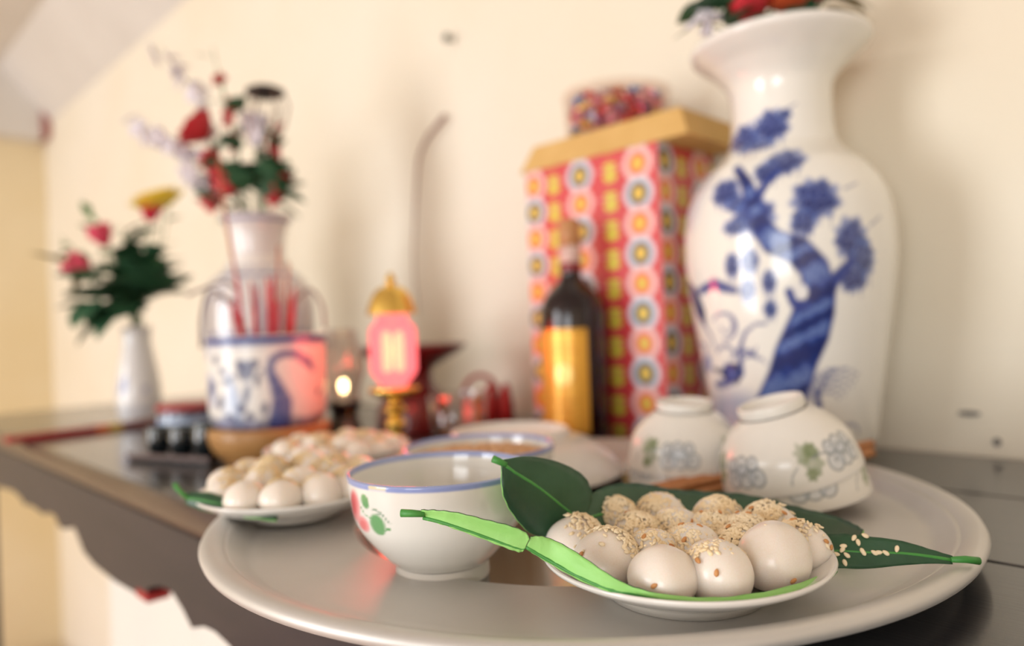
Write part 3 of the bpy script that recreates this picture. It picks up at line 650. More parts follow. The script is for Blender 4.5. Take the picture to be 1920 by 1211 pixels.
# ---------------------------------------------------------------- big blue and white vase
VX, VY, VS = -.2739, .6170, .000467
bv = thing('porcelain_vase', 'big white porcelain vase painted with a blue pine tree beside the gift box', 'vase', (VX, VY, 0), face_cam(VX, VY))
outer = smooth_prof([(.0500, 0), (.0535, .003), (.0550, .010), (.0665, .0165), (.0704, .030), (.0760, .066), (.0817, .1028), (.0875, .140), (.0910, .175), (.0898, .205), (.0838, .229), (.0715, .248), (.0575, .260), (.0485, .270), (.0450, .284), (.0440, .305), (.0448, .322), (.0480, .334), (.0560, .345), (.0665, .354), (.0735, .3605)], 16)
outer = [((r*.952 if z > .012 else r*.90)*(1.05 if z > .34 else 1 + .05*max(0, (z-.325)/.015)), z if z < .27 else .27 + (z-.27)*.93) for r, z in outer]
V, F, A, ang = grid_lathe(outer, 520)
rad = np.hypot(A[:, 0], A[:, 1]); uu = rad*np.sin(ang)/(VS*.925); yy = 591 + (.125 - A[:, 2])/VS - .03*uu; xx = uu + 1490 - (885 - yy)*.0395
xx = np.where(np.cos(ang) > .02, xx, 5000)
p = Paint(xx, yy, hexc('#efece4')); B1, B2, B3, HZ = hexc('#213c8a'), hexc('#0f2160'), hexc('#4f6cb4'), hexc('#9aa6c4')
fine = .5 + .5*np.sin(xx*.9 + 3*np.sin(yy*.23))*np.sin(yy*1.1 + 3*np.sin(xx*.21))
def clump(x, y, rx, ry, rot=0.):
    p.ell(x, y, rx*1.02, ry*1.02, B3, rot, .22, .75, lob=.10, nl=9)
    for k in range(9):
        a = k*.7 + x*.13; q = .62 if k % 2 else .38; cx_, cy_ = x + q*rx*math.cos(a), y + q*ry*math.sin(a); rr = min(rx, ry)*.36
        p.ell(cx_, cy_, rr*1.15, rr, B1, a, .35, .80, lob=.16, nl=8)
        for m_ in range(5): b_ = a + m_*.5 - 1.0; p.stroke([(cx_, cy_ + rr*.5, 1.1), (cx_ + rr*1.05*math.sin(b_ - a), cy_ - rr*.85*math.cos(b_ - a), .7)], B2, 1., .7)
        p.ring(cx_, cy_, rr*.78, 1.2, hexc('#a9b8dc'), 1., .40)
    p.ell(x, y + ry*.30, rx*.75, ry*.30, B2, rot, .8, .45)
    for k in range(4): p.stroke([(x + rx*(-.6 + .4*k), y + ry*.75, 1.2), (x + rx*(-.6 + .4*k) + 1, y + ry*(1.25 + .2*(k % 2)), .6)], B1, 1.1, .7)
# haze at the left shoulder, ground haze
p.stroke([(1292, 420, 12), (1310, 370, 14), (1335, 335, 8)], HZ, 14, .75, tex=.4); p.ell(1385, 765, 60, 40, HZ, 0, .8, .8)
# pine clumps
for c_ in ((1398, 273, 28, 30), (1447, 257, 32, 30), (1470, 238, 14, 10), (1425, 290, 30, 12), (1472, 333, 36, 24, -.3), (1440, 350, 22, 20), (1368, 378, 26, 26), (1395, 402, 28, 16), (1420, 425, 36, 32), (1385, 440, 22, 14), (1522, 402, 40, 34), (1502, 440, 22, 22), (1580, 468, 27, 36), (1600, 500, 20, 32), (1583, 532, 24, 22), (1380, 505, 14, 22), (1445, 535, 13, 20), (1447, 580, 12, 16), (1412, 500, 16, 22), (1408, 548, 14, 20)): clump(*c_)
p.stroke([(1470, 232, 2), (1492, 220, 1)], B1, 1.5, .8); p.stroke([(1570, 385, 1.5), (1592, 374, 1)], B1, 1.5, .8); p.stroke([(1612, 445, 1.5), (1632, 428, 1)], B1, 1.5, .8)
# branches and trunk
trunk = [(1440, 800, 40), (1455, 755, 40), (1478, 700, 38), (1490, 660, 38), (1508, 620, 38), (1520, 585, 34), (1528, 550, 28), (1520, 515, 25), (1492, 485, 24), (1452, 470, 21), (1428, 440, 18), (1418, 400, 14), (1405, 365, 11), (1388, 335, 8)]
p.stroke([(1545, 545, 12), (1560, 525, 9), (1580, 505, 7)], B1, 3); p.stroke([(1420, 400, 8), (1440, 370, 7), (1460, 350, 6)], B1, 3)
d = p.stroke(trunk, B1, 3)
band = np.sin((yy + .45*(xx - 1490))*.125 + 1.2*np.sin(yy*.05 + xx*.03) + .5*np.sin(xx*.21)*np.sin(yy*.17)); p.blend(np.clip((-d)/4, 0, 1)*np.clip(band*1.6, 0, 1)*.85, B2); p.blend(np.clip((-d-4)/4, 0, 1)*np.clip(-band*1.2, 0, 1)*(.25 + .5*fine), hexc('#7d95cc'))
p.ell(1495, 553, 15, 14, hexc('#e6e4e2'), .5); p.stroke([(1478, 552, 7), (1486, 572, 7), (1510, 574, 6)], B1, 2)
# crane, swirls, peony and grasses
p.stroke([(1288, 528, 4), (1300, 548, 9), (1315, 585, 10), (1322, 605, 4)], B2, 2.5); p.stroke([(1318, 545, 7), (1345, 534, 9), (1365, 542, 9), (1385, 548, 6)], B1, 3)
p.stroke([(1322, 605, 2), (1338, 630, 1.5), (1345, 650, 1.2)], B1, 1.5)
def arc(x, y, r, a0, a1, w=2.2, col=B1, al=.85): p.stroke([(x + r*math.cos(a0 + (a1-a0)*i/9), y + r*math.sin(a0 + (a1-a0)*i/9), w*(.5 + .5*math.sin(PI*i/9))) for i in range(10)], col, 1.5, al)
arc(1362, 610, 24, -2.6, 1.6, 3.2); arc(1368, 608, 12, -1, 3, 2); arc(1365, 662, 18, -3, .4, 2.8); arc(1400, 675, 26, -2.9, -.3, 2.5); arc(1415, 690, 30, -2.8, -.6, 2.2); arc(1405, 640, 18, .2, 2.6, 2.5)
p.stroke([(1395, 690, 5), (1392, 650, 4), (1402, 620, 3), (1420, 606, 2), (1440, 604, 1.5)], B1, 1.8, .9)
for a in range(6): p.ell(1377 + 11*math.cos(a*1.05), 692 + 10*math.sin(a*1.05), 11, 10, B2 if a % 2 else B1, a, .3, .9)
p.ell(1377, 692, 7, 6, B3); p.ell(1360, 712, 20, 9, B1, -.3, .4, .8); p.ell(1350, 690, 14, 5, B2, .3, .4, .8)
for k in range(6): arc(1540 + 4*k, 745 - 2*k, 26 + 6*k, -2.9, -.5 - .08*k, 2.0, B1, .7)
p.stroke([(1522, 765, 8), (1528, 740, 6), (1524, 715, 3)], B1, 2.5, .9); p.stroke([(1530, 720, 2), (1542, 690, 2), (1556, 680, 1.5)], B1, 1.5, .8); arc(1580, 790, 16, -2.8, .2, 2.4, B1, .7)
arc(1312, 655, 14, -2.4, .6, 2); p.ell(1325, 680, 10, 18, B3, .2, .6, .7)
mk('vase_body', V, F, porc_paint, bv, cols=p.c)
V, F = lathe(smooth_prof([(r*.952*(1.05 if z > .34 else 1), z if z < .27 else .27 + (z-.27)*.93) for r, z in [(.0735, .3605), (.0750, .3640), (.0742, .3672), (.0715, .3674), (.0630, .3610), (.0520, .3500), (.0425, .336), (.0395, .310), (.0400, .275)]], 6), 120); mk('flared_lip', V, F, porcelain, bv)
V, F = lathe([(.0381, .275), (.044, .262), (.066, .235), (.076, .20), (.065, .05), (.045, .006), (0, .004)], 60); mk('inner_wall', V, F, porc_plain, bv)

# ---------------------------------------------------------------- flowers
def leaf_mesh(name, m, bend=.25, w=.40, nx=6):
    V, F = [], []
    for i in range(nx+1):
        t = i/nx; h = w*math.sin(PI*min(1, t*.97+.02))**.75*(1 - .25*t)
        for j, s in enumerate((-1, -.5, 0, .5, 1)): V.append((t, h*s, -bend*t*t + .10*abs(s)*h*1.4))
    for i in range(nx):
        for j in range(4): a = i*5+j; F.append((a, a+1, a+6, a+5))
    me = bpy.data.meshes.new(name); me.from_pydata(V, [], F); me.polygons.foreach_set('use_smooth', [True]*len(F)); me.materials.append(m); return me
def petal_mesh(m, cup=.35, w=.5):
    V, F = [], []
    for i in range(5):
        t = i/4; h = w*(.35 + .65*math.sin(PI*.62*t))*(1 if t < .8 else .85)
        for s in (-1, -.5, 0, .5, 1): V.append((t, h*s, cup*t*t + .22*s*s*h))
    for i in range(4):
        for j in range(4): a = i*5+j; F.append((a, a+1, a+6, a+5))
    me = bpy.data.meshes.new('petal'); me.from_pydata(V, [], F); me.polygons.foreach_set('use_smooth', [True]*len(F)); me.materials.append(m); return me
LM = {'d': leaf_mesh('leaf', foliage), 'l': leaf_mesh('leaf', foliage_l, .15, .30), 'b': leaf_mesh('leaf', foliage_b, .35, .2)}
PM = {k: petal_mesh(m) for k, m in (('pink', pet_pink), ('red', pet_red), ('orange', pet_orange), ('white', pet_white), ('yellow', pet_yellow))}
def orient(o, p, d, s, roll=0., up=Vector((0, 0, 1))):
    d = Vector(d).normalized(); y = up.cross(d)
    if y.length < 1e-3: y = Vector((0, 1, 0))
    y.normalize(); z = d.cross(y); M_ = Matrix((( d.x, y.x, z.x, 0), (d.y, y.y, z.y, 0), (d.z, y.z, z.z, 0), (0, 0, 0, 1))) @ Matrix.Rotation(roll, 4, 'X') @ Matrix.Scale(s, 4)
    o.matrix_local = Matrix.Translation(Vector(p)) @ M_
RT, FW = Vector((.7071, .7071, 0)), Vector((-.7071, .7071, 0))
class Bunch:
    """a vase mouth: points are given in cm to the right of the vase axis, cm above the table, cm away"""
    def __init__(s, x, y): s.o = Vector((x, y, 0)); s.lift = 0.
    def p(s, q): return s.o + RT*q[0]*.01 + _Z*(q[1] + (s.lift if q[1] > 14.4 else 0))*.01 + FW*(q[2] if len(q) > 2 else 0)*.01
    def stem(s, name, label, cat, path, r=.0011, m=stem_green, group=None, n=5):
        P = [s.p(q) for q in path]; C_ = catmull([tuple(v) for v in P], n); o = thing(name, label, cat, tuple(P[0]), 0, group)
        V, F = tube([tuple(Vector(c) - P[0]) for c in C_], list(np.linspace(r, r*.6, len(C_))), 6); mk('stem', V, F, m, o); o['_'] = 0; del o['_']
        return o, [Vector(c) - P[0] for c in C_]
    def bloom(s, o, at, d, r, kind, layers, pet=5):
        d = Vector(d).normalized(); a0 = 0
        for (n, open_, ln) in layers:
            for k in range(n):
                a = a0 + 2*PI*k/n; t = d.orthogonal().normalized(); side = (Matrix.Rotation(a, 3, d) @ t)
                pe = add('petal', PM[kind], o); orient(pe, at, side*math.sin(open_) + d*math.cos(open_), r*ln, 0, d)
            a0 += .6
    def leaves(s, o, C_, spec, kind, seed):
        r = random.Random(seed)
        for t, ln in spec:
            i = min(len(C_)-2, int(t*(len(C_)-1))); p0 = C_[i]; a = r.uniform(0, 2*PI); ax = (C_[i+1] - C_[i]).normalized(); sd2 = Matrix.Rotation(a, 3, ax) @ ax.orthogonal().normalized()
            l = add('leaf', LM[kind], o); orient(l, p0, sd2*.85 + ax*.5, ln*.0145, r.uniform(-.4, .4))
ROSE = [(3, .12, .75), (4, .35, .95), (5, .75, 1.0)]; OPEN = [(5, .9, 1.0), (5, 1.25, 1.05), (4, .45, .7)]
BUD = [(3, .10, 1.0), (4, .28, 1.05)]

# small white vase with fresh flowers at the far end of the table
sx, sy = -1.2026, .3780
sv_ = thing('bud_vase', 'small white vase with a blue motif holding roses at the far end', 'vase', (sx, sy, 0), face_cam(sx, sy))
prof = smooth_prof([(.027, 0), (.0290, .003), (.0300, .012), (.0320, .035), (.0312, .058), (.0262, .090), (.0208, .118), (.0198, .135), (.0222, .1465)], 8)
V, F, A, ang = grid_lathe(prof, 120); p = Paint(ang*31, (.1465 - A[:, 2])*1000, hexc('#e9e6e4'))
for a, b, r in ((-24, 84, 6), (-20, 92, 5), (-28, 97, 5), (-18, 78, 3)): p.ell(a, b, r, r*1.3, BLUE2, .3, .4, .7, tex=.4)
p.ell(10, 95, 4, 6, BLUE2, 0, .5, .5); p.stroke([(-95, 128, 3), (95, 128, 3)], hexc('#b9c3d4'), 3, .8)
mk('vase_body', V, F, porc_paint, sv_, cols=p.c); V, F = lathe([(.0222, .1465), (.0215, .1475), (.0200, .1465), (.0180, .135), (.019, .10), (.026, .03), (0, .006)], 60); mk('inner_wall', V, F, porc_plain, sv_)
b = Bunch(sx, sy); b.lift = 1.6
for i, (t, lab, r) in enumerate((((-4.7, 26.0, 1), 'pink rosebud highest on the outer side of the small white vase', 2.0), ((-6.1, 21.6, -1.5), 'pink rosebud leaning lowest from the small white vase', 2.2), ((3.2, 29.2, -1), 'pink rosebud just under the yellow chrysanthemum', 1.9))):
    o, C_ = b.stem('rose', lab, 'rose', [(.3*i-.3, 3 + i, 0), (t[0]*.15, 15, 0), (t[0]*.7, t[1]*.72, t[2]*.6), t], .0014)
    b.bloom(o, C_[-1], (t[0]*.05, t[0]*.05-.1, 1) if i != 1 else (-.8, -.5, .55), r*.0165, 'pink', ROSE if i < 2 else BUD); b.leaves(o, C_, [(.5, 4.2), (.62, 4.5), (.74, 4.0), (.82, 3.2)], 'd', 40+i)
o, C_ = b.stem('chrysanthemum', 'yellow chrysanthemum opening above the small white vase', 'flower', [(.5, 4, .5), (.8, 15, .5), (3, 24, 1), (4.1, 31.2, 1)], .0014)
b.bloom(o, C_[-1], (.1, -.35, .9), .042, 'yellow', [(12, 1.45, 1.0), (11, 1.2, .92), (9, .9, .8), (6, .5, .6)]); b.leaves(o, C_, [(.5, 4), (.7, 3)], 'd', 50)
for i, (pth, kind, spec, lab) in enumerate((
    ([(0, 4), (-.5, 15), (-2.5, 21), (-1.5, 28, 1)], 'd', [(.45, 5), (.55, 5.5), (.65, 5), (.72, 4.6), (.8, 4.2), (.88, 3.8), (.97, 3.4)], 'leafy dark green stem rising from the middle of the small vase'),
    ([(.2, 4), (.4, 15), (2.2, 20), (3.4, 25, -1)], 'd', [(.42, 5.5), (.5, 5.2), (.6, 5.4), (.68, 5), (.76, 4.6), (.86, 4), (.97, 3)], 'leafy dark green stem under the yellow chrysanthemum'),
    ([(-.2, 4), (-.3, 14.5, -1), (-3.0, 17.5, -2), (-5.2, 17, -2.5)], 'd', [(.5, 5.2), (.62, 5), (.75, 4.8), (.9, 4.5)], 'dark leaf stem drooping over the outer lip of the small vase'),
    ([(.3, 4), (.4, 14.5, -1), (2.4, 17.5, -2), (4.2, 17.2, -2.4)], 'd', [(.5, 5.5), (.6, 5), (.72, 5), (.85, 5)], 'dark leaf stem drooping towards the incense pot'),
    ([(0, 4), (-.2, 15), (-4, 25, 1), (-8.4, 32.5, 2)], 'l', [(.6, 2), (.7, 2.2), (.78, 2.2), (.86, 2.4), (.93, 2.4), (.99, 2)], 'pale airy sprig reaching highest over the small vase'),
    ([(0, 4), (-.3, 15), (-6, 22, 0), (-11.2, 27.5, 0)], 'l', [(.65, 1.8), (.78, 2), (.9, 2), (.99, 1.8)], 'pale thin sprig spreading outwards from the small vase'),
    ([(0, 4), (-.2, 15), (-6, 22, -2), (-10.2, 22.4, -2)], 'b', [(.75, 3), (.85, 3.4), (.93, 3.6), (.99, 3.4)], 'browned leafy twig drooping beside the low pink rosebud'),
    ([(0, 4), (.3, 15), (3.5, 26, 2), (5.6, 35, 2)], 'l', [(.7, 1.6), (.85, 1.8), (.97, 1.6)], 'pale thin sprig above the yellow chrysanthemum'),
    ([(.1, 4), (.1, 15), (.4, 20, -2), (.6, 24, -3)], 'd', [(.4, 5.5), (.5, 5.5), (.6, 5.5), (.7, 5), (.8, 5), (.9, 4.5)], 'short bushy stem at the mouth of the small vase'),
    ([(-.1, 4), (-.2, 15), (-2.6, 18, -2.5), (-3.6, 22, -3)], 'd', [(.42, 5), (.52, 5), (.62, 5), (.72, 5), (.82, 4.6), (.92, 4.2), (.99, 3.6)], 'bushy dark stem behind the low pink rosebud'),
    ([(.2, 4), (.2, 15), (3.2, 18.5, -2.5), (5.0, 21, -3)], 'd', [(.42, 5), (.52, 5), (.62, 5), (.72, 5), (.82, 4.6), (.92, 4.2), (.99, 3.6)], 'bushy dark stem on the incense pot side of the small vase'),
    ([(0, 4), (0, 15, 1), (-1.2, 22, 2), (-2.8, 29, 2)], 'd', [(.6, 4.5), (.7, 4.5), (.78, 4.2), (.86, 4), (.93, 3.6), (.99, 3)], 'dark leafy stem rising between two pink rosebuds'))):
    o, C_ = b.stem('leafy_stem', lab, 'foliage', pth, .0012); b.leaves(o, C_, spec, kind, 60+i)

# tall blue and white vase behind the incense pot
tx_, ty_ = -.9467, .4562
tv = thing('porcelain_vase', 'tall greyish blue and white vase of artificial blossom behind the incense pot', 'vase', (tx_, ty_, 0), face_cam(tx_, ty_))
prof = smooth_prof([(.044, 0), (.0455, .006), (.050, .040), (.065, .090), (.0730, .130), (.0722, .172), (.0630, .198), (.0470, .214), (.0372, .229), (.0362, .250), (.0400, .272), (.0490, .2885)], 10)
V, F, A, ang = grid_lathe(prof, 200); z = A[:, 2]*1000; p = Paint(ang*60, z, hexc('#e2ddda'))
for i in range(-9, 10):
    o_ = i*20.9; p.stroke([(o_, 120, 1.5), (o_+3, 150, 3), (o_-2, 185, 2), (o_+1, 200, 1)], hexc('#6f78a4'), 2.5, .75, .3); p.ell(o_+9, 128, 6, 5, BLUE2, 0, .4, .75, tex=.4); p.ell(o_+8, 222, 4, 6, BLUE2, 0, .5, .7)
for zz_ in (116, 206, 282): p.stroke([(-200, zz_, 1.6), (200, zz_, 1.6)], BLUE2, 1.2, .8)
mk('vase_body', V, F, porc_paint, tv, cols=p.c); V, F = lathe([(.0490, .2885), (.0480, .2897), (.0465, .2880), (.036, .27), (.033, .24), (.06, .18), (.05, .05), (0, .006)], 60); mk('inner_wall', V, F, porc_plain, tv)
b = Bunch(tx_, ty_)
def blossoms(o, C_, t0, n, kind, r, seed, spread=.012):
    q = random.Random(seed)
    for k in range(n):
        t = t0 + (1-t0)*k/max(1, n-1); i = min(len(C_)-1, int(t*(len(C_)-1))); d = Vector((q.uniform(-1, 1), q.uniform(-1, .2), q.uniform(-.2, 1))).normalized()
        bl = add('blossom', BLS[kind], o); orient(bl, C_[i] + d*q.uniform(.2, 1)*spread, d, r*1.4*q.uniform(.75, 1.2), q.uniform(0, 6))
def blossom_mesh(m):
    P = []
    for k in range(5):
        a = 2*PI*k/5; d = Vector((.35, math.cos(a), math.sin(a))); c = Vector((.12, .55*math.cos(a), .55*math.sin(a)))
        mt = Matrix.Translation(c) @ Matrix.Rotation(a, 4, 'X') @ Matrix.Diagonal((.16, .52, .42, 1)); P.append(xf(ICO1, mt))
    V, F = join(P); me = bpy.data.meshes.new('blossom'); me.from_pydata(V, [], F); me.polygons.foreach_set('use_smooth', [True]*len(F)); me.materials.append(m); return me
BLS = {'white': blossom_mesh(pet_white), 'red': blossom_mesh(pet_red)}
for i, (pth, lab, n) in enumerate((
    ([(-.5, 12), (-1.5, 29), (-6.0, 38, 1), (-7.4, 45, 1), (-12.3, 52.6, 1)], 'white plum blossom branch rising highest from the tall vase', 15),
    ([(-.5, 12), (-1.8, 29), (-6.5, 36, 0), (-11.2, 39, 0), (-16.2, 42, 0)], 'white plum blossom branch stretching furthest sideways from the tall vase', 14),
    ([(-.5, 12), (-1.8, 28.5, -1), (-5.2, 31.5, -2), (-8.0, 35, -2)], 'short white plum blossom branch low over the lip of the tall vase', 8))):
    o, C_ = b.stem('plum_branch', lab, 'branch', pth, .0018, twig); blossoms(o, C_, .55, n, 'white', .0095, 80+i)
    tip = add('leaf', LM['l'], o); orient(tip, C_[-1], C_[-1] - C_[-2], .016)
for i, (pth, lab, n, r) in enumerate((
    ([(-.3, 12), (-.8, 29), (-2.6, 40, 0), (-4.0, 47.6, 0)], 'upright green stem dotted with small red buds in the tall vase', 6, .007),
    ([(.4, 12), (.8, 29), (2.2, 36, 0), (3.8, 41, 0)], 'thin stem of small red blossoms under the dark seed head', 7, .007),
    ([(.2, 12), (-1.0, 28, -1), (-3.4, 33, -2), (-5.0, 37, -2)], 'thick spray of red blossoms low in the tall vase', 12, .010),
    ([(.6, 12), (1.5, 28, -1), (3.2, 31, -1), (4.2, 33.5, -1)], 'short spray of dull red blossoms at the lip of the tall vase', 8, .008),
    ([(-.2, 12), (-2.0, 28, -2), (-4.6, 30, -3), (-5.0, 31, -3)], 'red blossom sprig hanging over the lip of the tall vase', 5, .009))):
    o, C_ = b.stem('red_blossom_stem', lab, 'flower', pth, .0014); blossoms(o, C_, .6, n, 'red', r, 90+i, .007); b.leaves(o, C_, [(.6, 3), (.7, 3), (.8, 2.6), (.9, 2.2)], 'd', 95+i)
o, C_ = b.stem('red_flower', 'large open red silk flower leaning out of the tall vase', 'flower', [(0, 12), (-1, 29), (-4, 36, -1), (-5.3, 39.6, -2)], .0015)
b.bloom(o, C_[-1], (-.2, -.6, .5), .034, 'red', OPEN); b.leaves(o, C_, [(.7, 3.5), (.85, 3.5)], 'd', 99)
for i, (pth, lab) in enumerate((([(-.2, 12), (-.8, 29), (-3.6, 44), (-5.1, 52.6)], 'thin pale bare stem standing tallest in the tall vase'), ([(.5, 12), (1, 29), (2.4, 32), (3.6, 36, 1)], 'leafy green filler stem on the wall side of the tall vase'), ([(.1, 12), (.1, 29), (.2, 33), (.6, 38, -1)], 'leafy green filler stem in the middle of the tall vase'), ([(-.1, 12), (-.6, 29, -1), (-2.2, 32, -2), (-2.6, 37, -2)], 'leafy green filler stem below the open red flower'), ([(.6, 12), (1.2, 29, -1), (2.8, 31.5, -1.5), (4.0, 33, -2)], 'leafy green filler stem drooping at the lip of the tall vase'))):
    o, C_ = b.stem('leafy_stem', lab, 'foliage', pth, .001); b.leaves(o, C_, [(.97, 2)] if i == 0 else [(.5, 3.5), (.6, 3.5), (.68, 3.4), (.76, 3.2), (.84, 3), (.92, 2.6), (.98, 2)], 'l' if i == 0 else 'd', 120+i)
o, C_ = b.stem('seed_head', 'dried seed head with dark flat cap on wiry ribs above the tall vase', 'seed head', [(.3, 12), (.7, 29), (1.4, 38), (1.9, 46)], .0016, twig)
top = C_[-1]; V, F = lathe([(0, .006), (.018, .0065), (.0255, .003), (.0262, -.001), (.022, -.004), (.010, -.007), (0, -.008)], 32); c_ = mk('cap', V, F, mat('dark_pod', '#2e2522', .8), o); c_.location = top
for k in range(6):
    a = k*PI/3; e = Vector((math.cos(a), math.sin(a), 0)); V, F = tube([tuple(top + e*.024), tuple(top + e*.030 + Vector((0, 0, -.018))), tuple(top + e*.024 + Vector((0, 0, -.045))), tuple(top + e*.006 + Vector((0, 0, -.085)))], .0015, 6); mk('rib', V, F, twig, o)
o, C_ = b.stem('white_bud', 'slim white bud with green base beside the seed head stem', 'flower', [(.2, 12), (.5, 29), (.6, 37), (.7, 38.4, -1)], .0013)
for k in range(4): pe = add('petal', PM['white'], o); orient(pe, C_[-1] + Vector((.003*math.cos(k*1.6), .003*math.sin(k*1.6), 0)), (.2*math.cos(k*1.6), .2*math.sin(k*1.6), 1), .042)

# flowers in the big vase
b = Bunch(VX, VY)
for i, (pos, kind, lab, r) in enumerate((((-2.4, 37.6, -2.4), 'red', 'red silk rose over the lip of the big vase', 2.4), ((.2, 37.8, -2.8), 'orange', 'orange silk rose over the lip of the big vase', 2.6), ((2.8, 39.0, -1.6), 'red', 'red silk rose standing taller at the back of the big vase', 2.4), ((-1.0, 45.0, 1), 'pink', 'pink silk rose at the top of the bunch in the big vase', 2.5))):
    o, C_ = b.stem('silk_rose', lab, 'flower', [(0, 20), (pos[0]*.2, 33), (pos[0]*.6, 35.6, pos[2]*.6), pos], .0015); b.bloom(o, C_[-1], (.1*pos[0], -.35, .8), r*.01, kind, [(3, .15, .8), (5, .45, 1), (6, .95, 1.05), (5, 1.35, 1)]); b.leaves(o, C_, [(.8, 3), (.9, 3)], 'd', 140+i)
for i, (pth, kind, lab) in enumerate((([(0, 20), (-1, 34), (-3.8, 37.8, 0), (-5.8, 40.4, 0)], 'd', 'green silk leaf spray hanging over the lip of the big vase'), ([(0, 20), (-.6, 34), (-3.4, 37.5, -1), (-4.6, 40, -1.5)], 'd', 'green silk leaf spray rising at the side of the big vase'), ([(0, 20), (.8, 34), (2.5, 38, -2), (3.4, 39.4, -2.5)], 'b', 'brown silk leaf spray at the wall side of the big vase'))):
    o, C_ = b.stem('leafy_stem', lab, 'foliage', pth, .0014); b.leaves(o, C_, [(.7, 3), (.78, 3.2), (.86, 3.2), (.92, 3), (.98, 2.6)], kind, 150+i)
o, C_ = b.stem('white_blossom_stem', 'white silk blossoms hanging over the lip of the big vase', 'flower', [(0, 20), (-1, 34), (-4.6, 37.6, 0), (-6.8, 38.4, 0)], .0012); blossoms(o, C_, .75, 6, 'white', .009, 160, .010)

# ---------------------------------------------------------------- incense pot on its wooden stand
px_, py_, PS = -.7099, .3484, .000554
st = thing('wooden_stand', 'turned light wooden stand under the blue and white incense pot', 'stand', (px_, py_, 0))
V, F = lathe(smooth_prof([(0, 0), (.046, 0), (.0480, .002), (.0520, .006), (.0575, .015), (.0605, .024), (.0610, .0305)], 5) + [(.0600, .0335), (0, .0335)], 80); mk('turned_base', V, F, mat('light_wood', '#b98a54', .45, coat=.2, var='#a4743f', scale=12, stretch=(3, 3, 14)), st)
for k in range(3):
    a = k*2*PI/3 + .4; V, F = lathe([(0, .0001), (.006, .0001), (.0065, .004), (.004, .006), (0, .006)], 16); f = mk('foot', V, F, wood_dark, st); f.location = (.047*math.cos(a), .047*math.sin(a), -.0001)
pt_ = thing('incense_pot', 'blue and white porcelain incense pot with a dragon full of ash and sticks', 'pot', (px_, py_, .0337), face_cam(px_, py_))
prof = smooth_prof([(.0450, 0), (.0525, .002), (.0560, .008), (.0580, .022), (.0587, .055), (.0591, .082), (.0598, .0905)], 12)
V, F, A, ang = grid_lathe(prof, 260); rad = np.hypot(A[:, 0], A[:, 1]); zz = A[:, 2] + .0337
uu = rad*np.sin(ang)/(PS*.95); yy = 628.6 + (.125 - zz)/PS - .03*uu; xx = np.where(np.cos(ang) > .02, uu + 508, 5000)
p = Paint(xx, yy, hexc('#ebe8e2')); LB = hexc('#a9bcdc')
full_y = 628.6 + (.125 - zz)/PS
p.stroke([(455, 790, 8), (450, 740, 9), (440, 700, 5)], LB, 6, .8); p.stroke([(430, 780, 5), (445, 720, 4)], LB, 5, .7)
dr_ = [(525, 785, 20), (532, 745, 17), (522, 715, 11), (512, 690, 7), (516, 670, 6), (535, 660, 6), (560, 661, 7), (580, 676, 8), (590, 690, 3)]
d = p.stroke(dr_, B1, 3, .95); sc = np.sin(xx*.75)*np.sin(yy*.75); p.blend(np.clip(-d/4, 0, 1)*np.clip(sc*1.5, 0, 1)*.55, hexc('#c4cce2')); 
for e in ((470, 690, 15, 17), (462, 678, 10, 8), (430, 690, 7, 7), (436, 708, 9, 6), (408, 722, 8, 16), (475, 768, 8, 7), (470, 730, 6, 20), (485, 676, 10, 7), (490, 705, 5, 12), (418, 670, 5, 9), (424, 745, 6, 14), (446, 700, 4, 5), (460, 755, 9, 8), (500, 755, 6, 12), (440, 770, 10, 6), (498, 690, 4, 4), (600, 730, 4, 6)): p.ell(*e, B2, .2, .45, .95, tex=.25)
p.stroke([(405, 700, 4), (410, 750, 4)], B3, 4, .7); p.ell(400, 660, 5, 12, B3, 0, .6, .5)
for k in range(9): p.ell(408 + 24*k, 783 + (k % 2)*4, 18, 12, B1 if k % 2 else B2, 0, .6, .75, tex=.4)
p.blend(np.clip((796 - 8 - full_y)/-4, 0, 1)*.75, B1); p.blend(np.clip((644 - full_y)/2, 0, 1), B1)
p.blend(np.clip(1 - abs(full_y - 648)/1.2, 0, 1)*.5, B3)
mk('pot_body', V, F, mat('painted_pot_porcelain', '#efece6', .3, coat=.15, attr='paint'), pt_, cols=p.c)
V, F = lathe([(.0598, .0905), (.0594, .0918), (.0570, .0918), (.0562, .090), (.0555, .06), (.053, .01), (0, .008)], 120); mk('inner_wall', V, F, porc_plain, pt_)
V, F = lathe([(0, .082), (.030, .0815), (.048, .079), (.0553, .077)], 60); ash = mk('incense_ash', V, F, mat('grey_ash', '#b5a79a', .95, bump=.5, bscale=200)); ash.location = (px_, py_, .0337); tag(ash, 'grey ash filling the blue and white incense pot', 'ash', kind='stuff')
r_ = random.Random(14); b = Bunch(px_, py_)
for i, (dx, h, lean) in enumerate(((-1.9, 18.6, -.3), (-1.5, 18.2, -.2), (-1.2, 17.6, .1), (.3, 18.8, 0), (.6, 18.5, .1), (.9, 17.8, 0), (.1, 17.0, -.2), (2.6, 17.4, .3), (2.9, 17.0, .5), (2.2, 16.5, .2), (-2.8, 16.6, -.8), (-3.2, 16.2, -1.1), (-.6, 15.5, .3), (1.6, 16.0, 0))):
    q = r_.uniform(-2.2, 2.2); o, C_ = b.stem('incense_stick', 'short red incense stub burnt down in the ash of the pot', 'incense', [(dx*.8, 11.2, q), (dx, 14, q), (dx + lean, h, q)], .0021, incense_red, 'red incense stubs in the pot')
